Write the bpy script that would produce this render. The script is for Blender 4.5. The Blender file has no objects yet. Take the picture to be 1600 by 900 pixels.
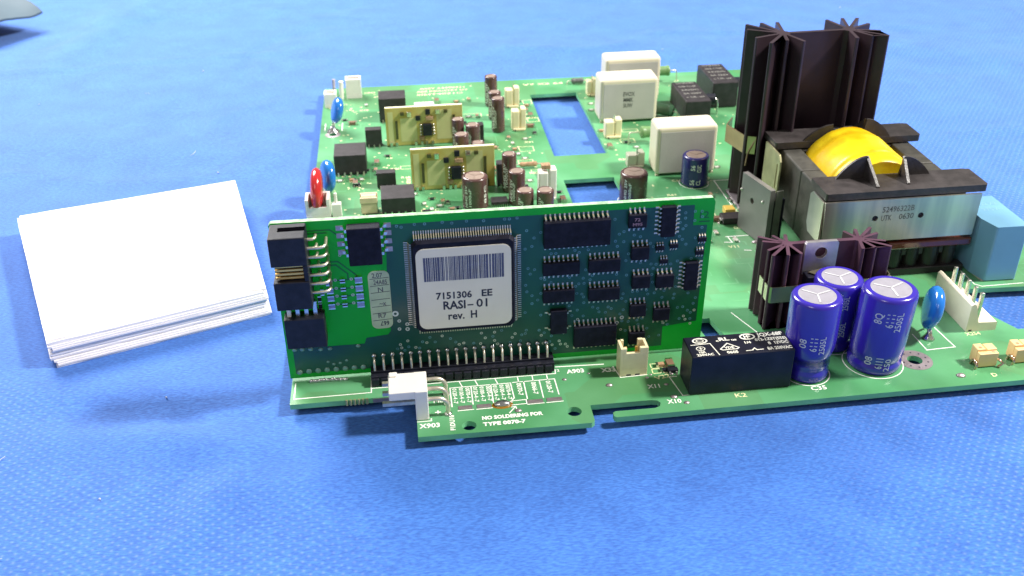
import bpy, math, random
from mathutils import Vector, Matrix, noise
from mathutils.geometry import tessellate_polygon
random.seed(7)
S = 0.001                                     # every length below is in millimetres, the scene is in metres
scene = bpy.context.scene
PI = math.pi

# ------------------------------------------------------------------ camera
cam_d = bpy.data.cameras.new("camera"); cam = bpy.data.objects.new("camera", cam_d)
scene.collection.objects.link(cam); scene.camera = cam
RX = Vector((0.99243868, -0.12230004, -0.01040033))
RY = Vector((-0.071145, -0.50413383, -0.86069012))
RZ = Vector((0.10001928, 0.85492209, -0.50902294))
CP = Vector((34.76188, -223.08741, 164.00398))
m = Matrix.Identity(4)
for i in range(3):
    m[i][0] = RX[i]; m[i][1] = -RY[i]; m[i][2] = -RZ[i]; m[i][3] = CP[i] * S
cam.matrix_world = m
cam_d.sensor_width = 36; cam_d.lens = 36 * 1563.7 / 1600
cam_d.clip_start = 0.01; cam_d.clip_end = 10
cam_d.dof.use_dof = True
cam_d.dof.focus_distance = 0.282
cam_d.dof.aperture_fstop = 30

# ------------------------------------------------------------------ world and lamps
w = bpy.data.worlds.new("World"); scene.world = w; w.use_nodes = True
bg = w.node_tree.nodes["Background"]
bg.inputs[0].default_value = (1.0, 0.97, 0.92, 1); bg.inputs[1].default_value = 0.25

def lamp(name, loc, target, size, power, col):
    d = bpy.data.lights.new(name, 'AREA'); d.shape = 'DISK'; d.size = size * S; d.energy = power; d.color = col
    o = bpy.data.objects.new(name, d); scene.collection.objects.link(o)
    o.location = Vector(loc) * S
    o.rotation_euler = (Vector(target) - Vector(loc)).to_track_quat('-Z', 'Y').to_euler()
    return o
lamp('key_lamp', (800, -30, 800), (80, 80, 0), 130, 19, (1, 0.955, 0.88))
lamp('rear_fill', (-320, 660, 600), (20, 480, 0), 480, 15.5, (1, 0.98, 0.95))  # unseen soft fill added behind left to brighten the rear cloth
lamp('left_fill', (-420, -520, 620), (60, 0, 0), 300, 1.3, (1, 0.95, 0.86))  # weak unseen fill from the front left
scene.view_settings.view_transform = 'Standard'; scene.view_settings.look = 'None'
scene.view_settings.exposure = 0.2; scene.view_settings.gamma = 1.0
scene.render.engine = 'CYCLES'

# ------------------------------------------------------------------ materials
MATS = {}
def M(name, col, rough=0.5, metal=0.0, var=0.12, vs=180, bump=0.0, bs=1500, spec=0.5, coat=0.0, sheen=0.0, trans=0.0, col2=None):
    if name in MATS: return MATS[name]
    mt = bpy.data.materials.new(name); mt.use_nodes = True
    nt = mt.node_tree; N = nt.nodes; L = nt.links
    b = N["Principled BSDF"]; out = N["Material Output"]
    tc = N.new('ShaderNodeTexCoord')
    nz = N.new('ShaderNodeTexNoise'); nz.inputs['Scale'].default_value = vs; nz.inputs['Detail'].default_value = 5
    L.new(tc.outputs['Object'], nz.inputs['Vector'])
    cr = N.new('ShaderNodeValToRGB'); e = cr.color_ramp.elements
    c2 = col2 or tuple(min(1, c * (1 + var)) for c in col); c1 = col if col2 else tuple(c * (1 - var) for c in col)
    e[0].position = 0.35; e[0].color = (*c1, 1); e[1].position = 0.65; e[1].color = (*c2, 1)
    L.new(nz.outputs['Fac'], cr.inputs[0]); L.new(cr.outputs[0], b.inputs['Base Color'])
    mr = N.new('ShaderNodeMapRange'); mr.inputs['To Min'].default_value = max(0.03, rough - 0.07); mr.inputs['To Max'].default_value = min(1, rough + 0.07)
    nz2 = N.new('ShaderNodeTexNoise'); nz2.inputs['Scale'].default_value = vs * 2.7; nz2.inputs['Detail'].default_value = 3
    L.new(tc.outputs['Object'], nz2.inputs['Vector']); L.new(nz2.outputs['Fac'], mr.inputs['Value']); L.new(mr.outputs[0], b.inputs['Roughness'])
    b.inputs['Metallic'].default_value = metal; b.inputs['Specular IOR Level'].default_value = spec
    b.inputs['Coat Weight'].default_value = coat; b.inputs['Coat Roughness'].default_value = 0.12
    b.inputs['Sheen Weight'].default_value = sheen; b.inputs['Sheen Roughness'].default_value = 0.4
    if bump:
        nb = N.new('ShaderNodeTexNoise'); nb.inputs['Scale'].default_value = bs; nb.inputs['Detail'].default_value = 3
        L.new(tc.outputs['Object'], nb.inputs['Vector'])
        bp = N.new('ShaderNodeBump'); bp.inputs['Strength'].default_value = bump; bp.inputs['Distance'].default_value = 0.0002
        L.new(nb.outputs['Fac'], bp.inputs['Height']); L.new(bp.outputs[0], b.inputs['Normal'])
    if trans:
        tr = N.new('ShaderNodeBsdfTranslucent'); L.new(cr.outputs[0], tr.inputs['Color'])
        mx = N.new('ShaderNodeMixShader'); mx.inputs[0].default_value = trans
        L.new(b.outputs[0], mx.inputs[1]); L.new(tr.outputs[0], mx.inputs[2]); L.new(mx.outputs[0], out.inputs[0])
    MATS[name] = mt
    return mt

black = M('black_plastic', (0.012, 0.013, 0.022), 0.45, bump=0.25, bs=2500, var=0.3, vs=400, spec=0.3)
blackchip = M('chip_epoxy', (0.010, 0.010, 0.020), 0.5, bump=0.3, bs=3500, var=0.3, vs=500, spec=0.14)
greybox = M('dark_grey_box', (0.022, 0.018, 0.022), 0.5, bump=0.25, bs=2500, var=0.3, vs=400)
relayblk = M('relay_shell', (0.010, 0.011, 0.024), 0.38, bump=0.12, bs=1800, var=0.3, spec=0.3)
tin = M('tinned_metal', (0.72, 0.70, 0.66), 0.28, 1.0, bump=0.2, bs=1500, var=0.15, vs=700)
tinpin = M('tinned_pin', (0.66, 0.60, 0.50), 0.36, 0.75, var=0.15, vs=900)
gold = M('gold_pin', (0.95, 0.56, 0.16), 0.35, 0.65)
slotshade = M('slot_shade', (0.002, 0.002, 0.003), 0.9, spec=0.0)  # near-black colour standing in for the shade inside a slot
solder = M('solder_blob', (0.62, 0.62, 0.62), 0.25, 1.0, bump=0.5, bs=900, var=0.2)
padmat = M('tinned_pad', (0.42, 0.36, 0.38), 0.42, 0.7, bump=0.5, bs=1400, var=0.2)
silk = M('white_print', (0.88, 0.90, 0.84), 0.6, var=0.06, vs=800)
silky = M('cream_print', (0.72, 0.74, 0.42), 0.6, var=0.08, vs=800)
pprint = M('grey_print', (0.55, 0.56, 0.60), 0.5, var=0.08, vs=900)
relprint = M('relay_print', (0.85, 0.85, 0.76), 0.5, var=0.15, vs=1500)
ink = M('black_ink', (0.02, 0.02, 0.04), 0.6, var=0.2)
inkgrey = M('faded_ink', (0.12, 0.12, 0.12), 0.6, var=0.3)
barink = M('barcode_ink', (0.07, 0.075, 0.14), 0.55, var=0.2, vs=600)
labelw = M('paper_label', (0.74, 0.68, 0.54), 0.45, var=0.03, vs=90, bump=0.1, bs=900)
stick = M('thin_sticker', (0.46, 0.54, 0.32), 0.45, var=0.10, vs=300, bump=0.2)
cream = M('cream_nylon', (0.86, 0.77, 0.50), 0.42, var=0.06, vs=220, bump=0.08, trans=0.12)
white = M('white_nylon', (0.86, 0.83, 0.78), 0.4, var=0.03, bump=0.05, trans=0.1)
filmc = M('film_capacitor_box', (0.66, 0.60, 0.46), 0.36, var=0.04, vs=60, bump=0.08)
potting = M('grey_potting', (0.46, 0.44, 0.42), 0.55, var=0.05, vs=100, bump=0.2)
bluesl = M('blue_sleeve', (0.030, 0.016, 0.33), 0.22, var=0.06, vs=120, spec=0.6, coat=0.4)
navysl = M('navy_sleeve', (0.020, 0.016, 0.14), 0.25, var=0.1, spec=0.6, coat=0.3)
brownsl = M('brown_sleeve', (0.085, 0.040, 0.038), 0.26, var=0.15, vs=200, spec=0.6, coat=0.3)
canalu = M('aluminium_can_top', (0.30, 0.29, 0.34), 0.5, 0.2, var=0.06, vs=400, bump=0.2)
tantop = M('tan_can_top', (0.33, 0.25, 0.21), 0.42, 0.35, var=0.1, vs=400)
blued = M('blue_varistor', (0.012, 0.17, 0.58), 0.18, var=0.08, vs=150, bump=0.15, bs=400, spec=0.6, coat=0.5)
redd = M('red_varistor', (0.50, 0.020, 0.022), 0.2, var=0.1, bump=0.15, bs=400, coat=0.5)
bluebox = M('pale_blue_box', (0.16, 0.36, 0.54), 0.4, var=0.05, vs=60, bump=0.08)
purpal = M('violet_anodised', (0.100, 0.048, 0.078), 0.42, 0.35, var=0.15, vs=150, bump=0.1, bs=2500)
blackal = M('black_anodised', (0.042, 0.026, 0.036), 0.40, 0.3, var=0.2, vs=80, bump=0.1, bs=2500)
springm = M('spring_steel', (0.46, 0.42, 0.30), 0.33, 1.0, var=0.1, vs=60)
tanstrap = M('tan_spring_steel', (0.48, 0.34, 0.20), 0.38, 0.8, var=0.08)
tabm = M('transistor_tab', (0.62, 0.60, 0.62), 0.38, 0.9, var=0.1, vs=300, bump=0.15)
ferrite = M('dark_ferrite', (0.050, 0.048, 0.042), 0.5, var=0.25, vs=300, bump=0.35, bs=1800)
bobbin = M('dark_bobbin', (0.036, 0.031, 0.032), 0.42, var=0.3, vs=250, bump=0.4, bs=1300)
varnish = M('brown_varnish', (0.09, 0.02, 0.012), 0.15, var=0.4, vs=120, bump=0.5, bs=500, coat=0.6)
beige = M('beige_ceramic', (0.50, 0.47, 0.17), 0.45, vs=110, col2=(0.42, 0.32, 0.06), bump=0.1)
beigep = M('beige_plane', (0.52, 0.52, 0.25), 0.4, var=0.05)
beigee = M('cream_edge', (0.80, 0.78, 0.58), 0.5, var=0.05)
tansmd = M('tan_chip', (0.40, 0.25, 0.15), 0.4, var=0.25, vs=700)
greenres = M('green_resistor', (0.14, 0.26, 0.10), 0.45, var=0.1)
yellsmd = M('yellow_chip', (0.70, 0.48, 0.10), 0.4, var=0.1)
paper = M('white_paper', (0.84, 0.81, 0.84), 0.7, var=0.02, vs=20, bump=0.15, bs=90)
bluegrey = M('grey_plastic_sheet', (0.045, 0.075, 0.10), 0.7, var=0.3, vs=12, bump=0.1, bs=60)

# the green boards
def board_material(name, a, b, c, trans, vs, rough=0.34):
    mt = M(name, a, rough, var=0.1, vs=vs, col2=b, bump=0.10, bs=900, spec=0.5, trans=trans, coat=0.15)
    nt = mt.node_tree; N = nt.nodes; L = nt.links; bs_ = N["Principled BSDF"]
    tc = [n for n in N if n.type == 'TEX_COORD'][0]; ramp = [n for n in N if n.type == 'VALTORGB'][0]
    vor = N.new('ShaderNodeTexVoronoi'); vor.distance = 'CHEBYCHEV'; vor.inputs['Scale'].default_value = 52
    L.new(tc.outputs['Object'], vor.inputs['Vector'])
    r2 = N.new('ShaderNodeValToRGB'); r2.color_ramp.interpolation = 'CONSTANT'
    r2.color_ramp.elements[0].color = (0, 0, 0, 1); r2.color_ramp.elements[1].position = 0.62; r2.color_ramp.elements[1].color = (1, 1, 1, 1)
    sp = N.new('ShaderNodeSeparateColor'); L.new(vor.outputs['Color'], sp.inputs[0]); L.new(sp.outputs[0], r2.inputs[0])
    mx = N.new('ShaderNodeMix'); mx.data_type = 'RGBA'
    mul = N.new('ShaderNodeMath'); mul.operation = 'MULTIPLY'; mul.inputs[1].default_value = 0.28
    L.new(r2.outputs[0], mul.inputs[0]); L.new(mul.outputs[0], mx.inputs[0])
    L.new(ramp.outputs[0], mx.inputs[6]); mx.inputs[7].default_value = (*c, 1)
    L.new(mx.outputs[2], bs_.inputs['Base Color'])
    return mt
pcb = board_material('green_solder_mask', (0.060, 0.255, 0.095), (0.135, 0.400, 0.200), (0.120, 0.220, 0.085), 0.08, 26)
pcbedge = M('board_edge', (0.20, 0.60, 0.30), 0.6, var=0.15, vs=120, trans=0.25, bump=0.3)
cardgreen = M('bare_card_green', (0.016, 0.42, 0.060), 0.32, var=0.12, vs=40, trans=0.50, bump=0.06, spec=0.5)
cardplane = M('card_copper_plane', (0.005, 0.062, 0.052), 0.30, vs=34, col2=(0.011, 0.100, 0.042), bump=0.10, bs=1500, spec=0.5)
cardedge = M('card_edge', (0.42, 0.66, 0.42), 0.6, var=0.3, vs=700, bump=0.5, trans=0.2)
trace = M('board_trace', (0.12, 0.36, 0.17), 0.3, var=0.1)
darktrace = M('dark_trace', (0.004, 0.11, 0.02), 0.3, var=0.1)
viaring = M('via_ring', (0.10, 0.26, 0.30), 0.35, 0.0, var=0.25, vs=600)
viaring2 = M('pale_via_ring', (0.55, 0.60, 0.52), 0.35, 0.2, var=0.2)

# blue cloth
def cloth_material():
    mt = bpy.data.materials.new('blue_nonwoven_cloth'); mt.use_nodes = True
    nt = mt.node_tree; N = nt.nodes; L = nt.links; b = N["Principled BSDF"]
    tc = N.new('ShaderNodeTexCoord')
    def nz(sc, det=4, src=None):
        n = N.new('ShaderNodeTexNoise'); n.inputs['Scale'].default_value = sc; n.inputs['Detail'].default_value = det
        L.new(src or tc.outputs['Object'], n.inputs['Vector']); return n
    def mth(op, a, bb=None):
        n = N.new('ShaderNodeMath'); n.operation = op
        for k, v in enumerate((a, bb)):
            if v is None: continue
            if isinstance(v, (int, float)): n.inputs[k].default_value = v
            else: L.new(v, n.inputs[k])
        return n.outputs[0]
    mp = N.new('ShaderNodeMapping'); mp.inputs['Rotation'].default_value = (0, 0, math.radians(38)); L.new(tc.outputs['Object'], mp.inputs[0])
    sx = N.new('ShaderNodeSeparateXYZ'); L.new(mp.outputs[0], sx.inputs[0])
    k = 2 * PI / 0.0020
    dots = mth('MULTIPLY', mth('ADD', mth('MULTIPLY', mth('SINE', mth('MULTIPLY', sx.outputs[0], k)), 0.5), 0.5), mth('ADD', mth('MULTIPLY', mth('SINE', mth('MULTIPLY', sx.outputs[1], k)), 0.5), 0.5))
    dots = mth('POWER', dots, 2.6)
    # the embossing is worn flat over most of the cloth and crisp in two areas
    so = N.new('ShaderNodeSeparateXYZ'); L.new(tc.outputs['Object'], so.inputs[0])
    def ramp(v, a, b_):
        q = N.new('ShaderNodeMapRange'); q.interpolation_type = 'SMOOTHSTEP'; q.inputs['From Min'].default_value = a; q.inputs['From Max'].default_value = b_; L.new(v, q.inputs['Value']); return q.outputs[0]
    big = nz(14, 3); wob = mth('MULTIPLY', mth('SUBTRACT', big.outputs['Fac'], 0.5), 0.09)
    ml = ramp(mth('ADD', mth('ADD', mth('MULTIPLY', so.outputs[0], -0.75), mth('MULTIPLY', so.outputs[1], -1.0)), wob), 0.028, 0.062)
    mr_ = ramp(mth('ADD', mth('SUBTRACT', so.outputs[0], mth('MULTIPLY', so.outputs[1], 0.25)), wob), 0.11, 0.20)
    mask = mth('ADD', mth('MULTIPLY', mth('MAXIMUM', ml, mr_), 0.9), 0.10)
    dm = mth('MULTIPLY', dots, mask)
    mp2 = N.new('ShaderNodeMapping'); mp2.inputs['Scale'].default_value = (1, 3.2, 1); mp2.inputs['Rotation'].default_value = (0, 0, 0.5); L.new(tc.outputs['Object'], mp2.inputs[0])
    fib = nz(700, 6, mp2.outputs[0]); mot = nz(60, 8)
    cr = N.new('ShaderNodeValToRGB'); e = cr.color_ramp.elements
    e[0].position = 0.3; e[0].color = (0.027, 0.114, 0.44, 1); e[1].position = 0.72; e[1].color = (0.036, 0.146, 0.53, 1)
    L.new(mot.outputs['Fac'], cr.inputs[0])
    cr2 = N.new('ShaderNodeValToRGB'); e = cr2.color_ramp.elements
    e[0].position = 0.36; e[0].color = (0.70, 0.74, 0.80, 1); e[1].position = 0.66; e[1].color = (1.42, 1.30, 1.16, 1)
    L.new(fib.outputs['Fac'], cr2.inputs[0])
    mu = N.new('ShaderNodeMix'); mu.data_type = 'RGBA'; mu.blend_type = 'MULTIPLY'; mu.inputs[0].default_value = 1
    L.new(cr.outputs[0], mu.inputs[6]); L.new(cr2.outputs[0], mu.inputs[7])
    md = N.new('ShaderNodeMix'); md.data_type = 'RGBA'; L.new(mth('MULTIPLY', dm, 0.30), md.inputs[0])
    L.new(mu.outputs[2], md.inputs[6]); md.inputs[7].default_value = (0.26, 0.36, 0.74, 1)
    L.new(md.outputs[2], b.inputs['Base Color'])
    b.inputs['Roughness'].default_value = 0.75; b.inputs['Sheen Weight'].default_value = 0.45; b.inputs['Sheen Roughness'].default_value = 0.5
    b.inputs['Sheen Tint'].default_value = (0.5, 0.65, 1, 1)
    b.inputs['Specular IOR Level'].default_value = 0.25
    bp = N.new('ShaderNodeBump'); bp.inputs['Strength'].default_value = 0.55; bp.inputs['Distance'].default_value = 0.00025
    L.new(mth('ADD', mth('MULTIPLY', dm, 0.8), fib.outputs['Fac']), bp.inputs['Height']); L.new(bp.outputs[0], b.inputs['Normal'])
    return mt
clothm = cloth_material()

# ------------------------------------------------------------------ mesh helpers
ORG = {}                                      # world position (mm) of every object's origin
class MB:
    def __init__(s): s.v = []; s.f = []; s.m = []; s.sm = []
    def add(s, vs, fs, mi=0, smooth=False):
        b = len(s.v); s.v += [Vector(p) for p in vs]
        for f in fs: s.f.append([b + i for i in f]); s.m.append(mi); s.sm.append(smooth)
        return s
    def box(s, x0, x1, y0, y1, z0, z1, mi=0):
        vs = [(x, y, z) for z in (z0, z1) for y in (y0, y1) for x in (x0, x1)]
        return s.add(vs, [(0, 2, 3, 1), (4, 5, 7, 6), (0, 1, 5, 4), (2, 6, 7, 3), (0, 4, 6, 2), (1, 3, 7, 5)], mi)
    def hexa(s, lo, hi, mi=0):                # lower and upper quad, both counter-clockwise from above
        return s.add(list(lo) + list(hi), [(3, 2, 1, 0), (4, 5, 6, 7), (0, 1, 5, 4), (1, 2, 6, 5), (2, 3, 7, 6), (3, 0, 4, 7)], mi)
    def prism(s, poly, z0, z1, holes=(), mi=0, side=None, f=lambda x, y, z: (x, y, z)):
        loops = [list(poly)] + [list(h) for h in holes]; flat = [p for l in loops for p in l]
        tri = tessellate_polygon([[Vector((p[0], p[1], 0)) for p in l] for l in loops])
        n = len(flat); vs = [f(p[0], p[1], z0) for p in flat] + [f(p[0], p[1], z1) for p in flat]; fs = []
        for t in tri:
            a, b, c = (flat[i] for i in t)
            if (b[0]-a[0])*(c[1]-a[1]) - (b[1]-a[1])*(c[0]-a[0]) < 0: t = t[::-1]
            fs.append([i + n for i in t]); fs.append(list(t)[::-1])
        s.add(vs, fs, mi); sf = []; o = 0
        for l in loops:
            ar = sum(l[i][0]*l[(i+1) % len(l)][1] - l[(i+1) % len(l)][0]*l[i][1] for i in range(len(l)))
            for i in range(len(l)):
                a, b = o + i, o + (i+1) % len(l); q = (a, b, b + n, a + n)
                sf.append(q if (ar > 0) == (l is loops[0]) else q[::-1])
            o += len(l)
        return s.add(vs, sf, mi if side is None else side)
    def cyl(s, p0, p1, r, n=12, mi=0, r1=None, smooth=True, caps=True):
        p0 = Vector(p0); p1 = Vector(p1); d = (p1 - p0).normalized(); a = d.orthogonal().normalized(); b = d.cross(a); r1 = r if r1 is None else r1
        c = [(math.cos(2*PI*i/n), math.sin(2*PI*i/n)) for i in range(n)]
        vs = [p0 + (a*x + b*y)*r for x, y in c] + [p1 + (a*x + b*y)*r1 for x, y in c]
        s.add(vs, [(i, (i+1) % n, n + (i+1) % n, n + i) for i in range(n)], mi, smooth)
        if caps: s.add(vs, [list(range(n))[::-1], list(range(n, 2*n))], mi)
        return s
    def lathe(s, prof, c, n=32, mi=None, tilt=(0, 0)):
        # profile of (radius, height, material)
        vs = []; k = len(prof)
        for r, h, *_ in prof:
            for i in range(n):
                t = 2*PI*i/n; vs.append((c[0] + r*math.cos(t) + tilt[0]*h, c[1] + r*math.sin(t) + tilt[1]*h, c[2] + h))
        b = len(s.v); s.v += [Vector(p) for p in vs]
        for j in range(k - 1):
            for i in range(n):
                s.f.append([b + j*n + i, b + j*n + (i+1) % n, b + (j+1)*n + (i+1) % n, b + (j+1)*n + i]); s.m.append(prof[j][2] if len(prof[j]) > 2 else 0); s.sm.append(True)
        s.f.append([b + i for i in range(n)][::-1]); s.m.append(prof[0][2] if len(prof[0]) > 2 else 0); s.sm.append(False)
        s.f.append([b + (k-1)*n + i for i in range(n)]); s.m.append(prof[-1][2] if len(prof[-1]) > 2 else 0); s.sm.append(False)
        return s
    def tube(s, pts, r, n=8, mi=0):
        pts = [Vector(p) for p in pts]; up = None; rings = []
        for i, p in enumerate(pts):
            d = ((pts[min(i+1, len(pts)-1)] - p).normalized() + (p - pts[max(i-1, 0)]).normalized()).normalized()
            if up is None: up = d.orthogonal().normalized()
            a = (up - d * up.dot(d)).normalized(); b = d.cross(a); up = a
            rings.append([p + (a*math.cos(2*PI*j/n) + b*math.sin(2*PI*j/n))*r for j in range(n)])
        vs = [q for g in rings for q in g]; fs = []
        for i in range(len(pts)-1):
            for j in range(n): fs.append((i*n+j, i*n+(j+1) % n, (i+1)*n+(j+1) % n, (i+1)*n+j))
        s.add(vs, fs, mi, True)
        return s.add(vs, [list(range(n))[::-1], [(len(pts)-1)*n + j for j in range(n)]], mi)
    def strip(s, pts, side, w, t=0.15, mi=0):   # flat bent lead: rectangle w x t swept along pts
        pts = [Vector(p) for p in pts]; side = Vector(side).normalized(); vs = []
        for i, p in enumerate(pts):
            d = ((pts[min(i+1, len(pts)-1)] - p).normalized() + (p - pts[max(i-1, 0)]).normalized()).normalized()
            nn = side.cross(d).normalized()
            for a, b in ((-1, -1), (1, -1), (1, 1), (-1, 1)): vs.append(p + side*(a*w/2) + nn*(b*t/2))
        fs = [(3, 2, 1, 0)]
        for i in range(len(pts)-1):
            for j in range(4): fs.append((i*4+j, i*4+(j+1) % 4, (i+1)*4+(j+1) % 4, (i+1)*4+j))
        k = (len(pts)-1)*4; fs.append((k, k+1, k+2, k+3))
        return s.add(vs, fs, mi)
    def ball(s, c, r, n=10, k=6, mi=0, sq=(1, 1, 1)):
        vs = []; fs = []
        for j in range(k+1):
            ph = PI*j/k
            for i in range(n): vs.append((c[0]+r*sq[0]*math.sin(ph)*math.cos(2*PI*i/n), c[1]+r*sq[1]*math.sin(ph)*math.sin(2*PI*i/n), c[2]-r*sq[2]*math.cos(ph)))
        for j in range(k):
            for i in range(n): fs.append((j*n+i, j*n+(i+1) % n, (j+1)*n+(i+1) % n, (j+1)*n+i))
        return s.add(vs, fs, mi, True)
    def build(s, name, mat, parent=None, origin=None, bevel=0, seg=2, label=None, kind=None, cat=None, group=None):
        if origin is None:
            xs = [v.x for v in s.v]; ys = [v.y for v in s.v]; zs = [v.z for v in s.v]
            origin = ((min(xs)+max(xs))/2, (min(ys)+max(ys))/2, min(zs))
        o = Vector(origin)
        me = bpy.data.meshes.new(name)
        me.from_pydata([tuple((v - o) * S) for v in s.v], [], s.f)
        for mt in (mat if isinstance(mat, (list, tuple)) else [mat]): me.materials.append(mt)
        me.polygons.foreach_set('material_index', s.m); me.polygons.foreach_set('use_smooth', s.sm)
        me.validate(); me.update()
        ob = bpy.data.objects.new(name, me)
        return link(ob, parent, o, bevel, seg, label, kind, cat, group)

def link(ob, parent, o, bevel=0, seg=2, label=None, kind=None, cat=None, group=None):
    scene.collection.objects.link(ob)
    o = Vector(o); ob.parent = parent
    ob.location = (o - (ORG[parent.name] if parent else Vector((0, 0, 0)))) * S
    ORG[ob.name] = o
    if bevel:
        bv = ob.modifiers.new('bevel', 'BEVEL'); bv.width = bevel * S; bv.segments = seg; bv.limit_method = 'ANGLE'; bv.angle_limit = math.radians(40)
    for k, v in (('label', label), ('kind', kind), ('category', cat), ('group', group)):
        if v: ob[k] = v
    return ob
def thing(name, loc, label, cat=None, parent=None, group=None):
    return link(bpy.data.objects.new(name, None), parent, loc, 0, 2, label, None, cat, group)
def again(src, parent, loc):                  # another piece of the same kind, sharing mesh data
    ob = src.copy(); scene.collection.objects.link(ob); ob.parent = parent
    ob.location = (Vector(loc) - ORG[parent.name]) * S; ORG[ob.name] = Vector(loc)
    return ob
def circle(x, y, r, n=20, ry=None): return [(x + r*math.cos(2*PI*i/n), y + (ry or r)*math.sin(2*PI*i/n)) for i in range(n)]
def rrect(x0, x1, y0, y1, r, n=5):
    p = []
    for cx, cy, a in ((x1-r, y1-r, 0), (x0+r, y1-r, PI/2), (x0+r, y0+r, PI), (x1-r, y0+r, 1.5*PI)):
        p += [(cx + r*math.cos(a + PI/2*i/n), cy + r*math.sin(a + PI/2*i/n)) for i in range(n+1)]
    return p

def text_mesh(s, h, width=None, bold=0.0):
    c = bpy.data.curves.new('t', 'FONT'); c.body = s; c.size = 1; c.resolution_u = 2; c.offset = bold
    ob = bpy.data.objects.new('t', c); me = bpy.data.meshes.new_from_object(ob)
    vs = [Vector(v.co) for v in me.vertices]; fs = [list(p.vertices) for p in me.polygons]
    bpy.data.objects.remove(ob); bpy.data.curves.remove(c); bpy.data.meshes.remove(me)
    x0 = min(v.x for v in vs); x1 = max(v.x for v in vs); k = h / 0.70
    kx = width / (x1 - x0) if width else k
    return [((v.x - x0)*kx, v.y*k) for v in vs], fs
def txt(s, org, h, parent, mat=silk, ex=(1, 0, 0), ey=(0, 1, 0), width=None, bold=0.02, lift=0.05, mb=None, name='printed_text', label=None):
    vs, fs = text_mesh(s, h, width, bold); ex = Vector(ex).normalized(); ey = Vector(ey).normalized(); n = ex.cross(ey)
    own = mb is None; mb = mb or MB(); o = Vector(org)
    mb.add([o + ex*x + ey*y + n*lift for x, y in vs], fs)
    if own: return mb.build(name, mat, parent, origin=tuple(o), label=label)
def txt_cyl(s, c, r, z, ang, h, parent, mat=silk, width=None, tilt=(0, 0), bold=0.01):
    # text that runs up a cylinder: baseline vertical, letters bent round the sleeve
    vs, fs = text_mesh(s, h, width, bold); out = []
    for x, y in vs:
        zz = z + x; a = ang - (y - h/2)/r
        out.append((c[0] + (r+0.05)*math.cos(a) + tilt[0]*zz, c[1] + (r+0.05)*math.sin(a) + tilt[1]*zz, c[2] + zz))
    MB().add(out, fs).build('printed_text', mat, parent)
def lines(segs, wd, mb, z=0.04, f=None):
    for i, (a, b) in enumerate(segs):
        a = Vector(a).to_2d(); b = Vector(b).to_2d(); d = (b-a).normalized(); n = Vector((-d.y, d.x))*wd/2; e = d*wd/2
        q = [a-e-n, b+e-n, b+e+n, a-e+n]
        v = [Vector(f(p.x, p.y) if f else (p.x, p.y, z)) for p in q]; nn = (v[1]-v[0]).cross(v[3]-v[0]).normalized()*0.008*(i % 3)
        mb.add([p + nn for p in v], [(0, 1, 2, 3)])
def poly(pts, closed=False): return [(pts[i], pts[i+1]) for i in range(len(pts)-1)] + ([(pts[-1], pts[0])] if closed else [])
def ring(mb, x, y, r, ri, f, n=12, mi=0):
    vs = [f(x + q*math.cos(2*PI*i/n), y + q*math.sin(2*PI*i/n)) for q in (ri, r) for i in range(n)]
    mb.add(vs, [(i, n+i, n+(i+1) % n, (i+1) % n) for i in range(n)], mi)

# ------------------------------------------------------------------ the cloth
def cloth_height(x, y):
    def ridge(ax, ay, bx, by, wd, h):
        a = Vector((ax, ay)); b = Vector((bx, by)); p = Vector((x, y)); d = b-a; t = max(0, min(1, (p-a).dot(d)/d.length_squared)); q = (p - a - d*t).length
        return h*math.exp(-(q/wd)**2)*math.sin(PI*min(1, max(0, t*0.9+0.05)))
    z = 1.0*noise.noise(Vector((x/95, y/70, 0.3))) + 0.10*noise.noise(Vector((x/26, y/20, 3.1)))
    # long soft creases: thin crests where a warped noise crosses zero
    q = noise.noise(Vector((x/120 + 0.3*noise.noise(Vector((x/40, y/40, 5))), y/75, 7.7))); z += 0.9*math.exp(-(q/0.035)**2)
    q = noise.noise(Vector((x/80, y/110 + 0.2*noise.noise(Vector((x/30, y/30, 2))), 2.7))); z -= 0.6*math.exp(-(q/0.03)**2)
    z += ridge(-85, 14, 6, -3, 6, -1.9) + ridge(-60, 2, 10, -18, 7, 1.4) + ridge(-24, -30, 30, -26, 7, 1.0)
    z += ridge(110, -40, 240, -70, 14, 1.2) + ridge(-10, 175, -150, 230, 16, 1.8) + ridge(-20, 120, -230, 90, 22, 1.4) + ridge(20, 320, 210, 300, 20, 2.0)
    z += ridge(-150, 300, -120, 470, 16, 3.0) + ridge(260, 330, 420, 210, 16, 1.6)
    # flat and low under the board and the paper stack
    def soft(d): return max(0, min(1, d/28))
    dx = max(-2 - x, 0, x - 252); dy = max((-4 if x < 24 else -21) - y, 0, y - 256); a = soft(math.hypot(dx, dy))
    dx = max(-108 - x, 0, x + 6); dy = max(30 - y, 0, y - 142); b = soft(math.hypot(dx, dy))
    k = min(a, b)
    return -3.7 + (z*k if k < 1 else z)
def build_cloth():
    xs = []; x = -900
    while x <= 1100:
        xs.append(x); x += 4 if -200 < x < 330 else 16
    ys = []; y = -330
    while y <= 1500:
        ys.append(y); y += 4 if -140 < y < 420 else 16
    mb = MB(); n = len(xs)
    vs = [(x, y, cloth_height(x, y)) for y in ys for x in xs]
    fs = [(j*n+i, j*n+i+1, (j+1)*n+i+1, (j+1)*n+i) for j in range(len(ys)-1) for i in range(n-1)]
    mb.add(vs, fs, 0, True)
    mb.build('blue_cloth', clothm, None, origin=(0, 0, -3.7), kind='structure', label='blue non-woven cloth with embossed dots and soft wrinkles')
build_cloth()

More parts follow.
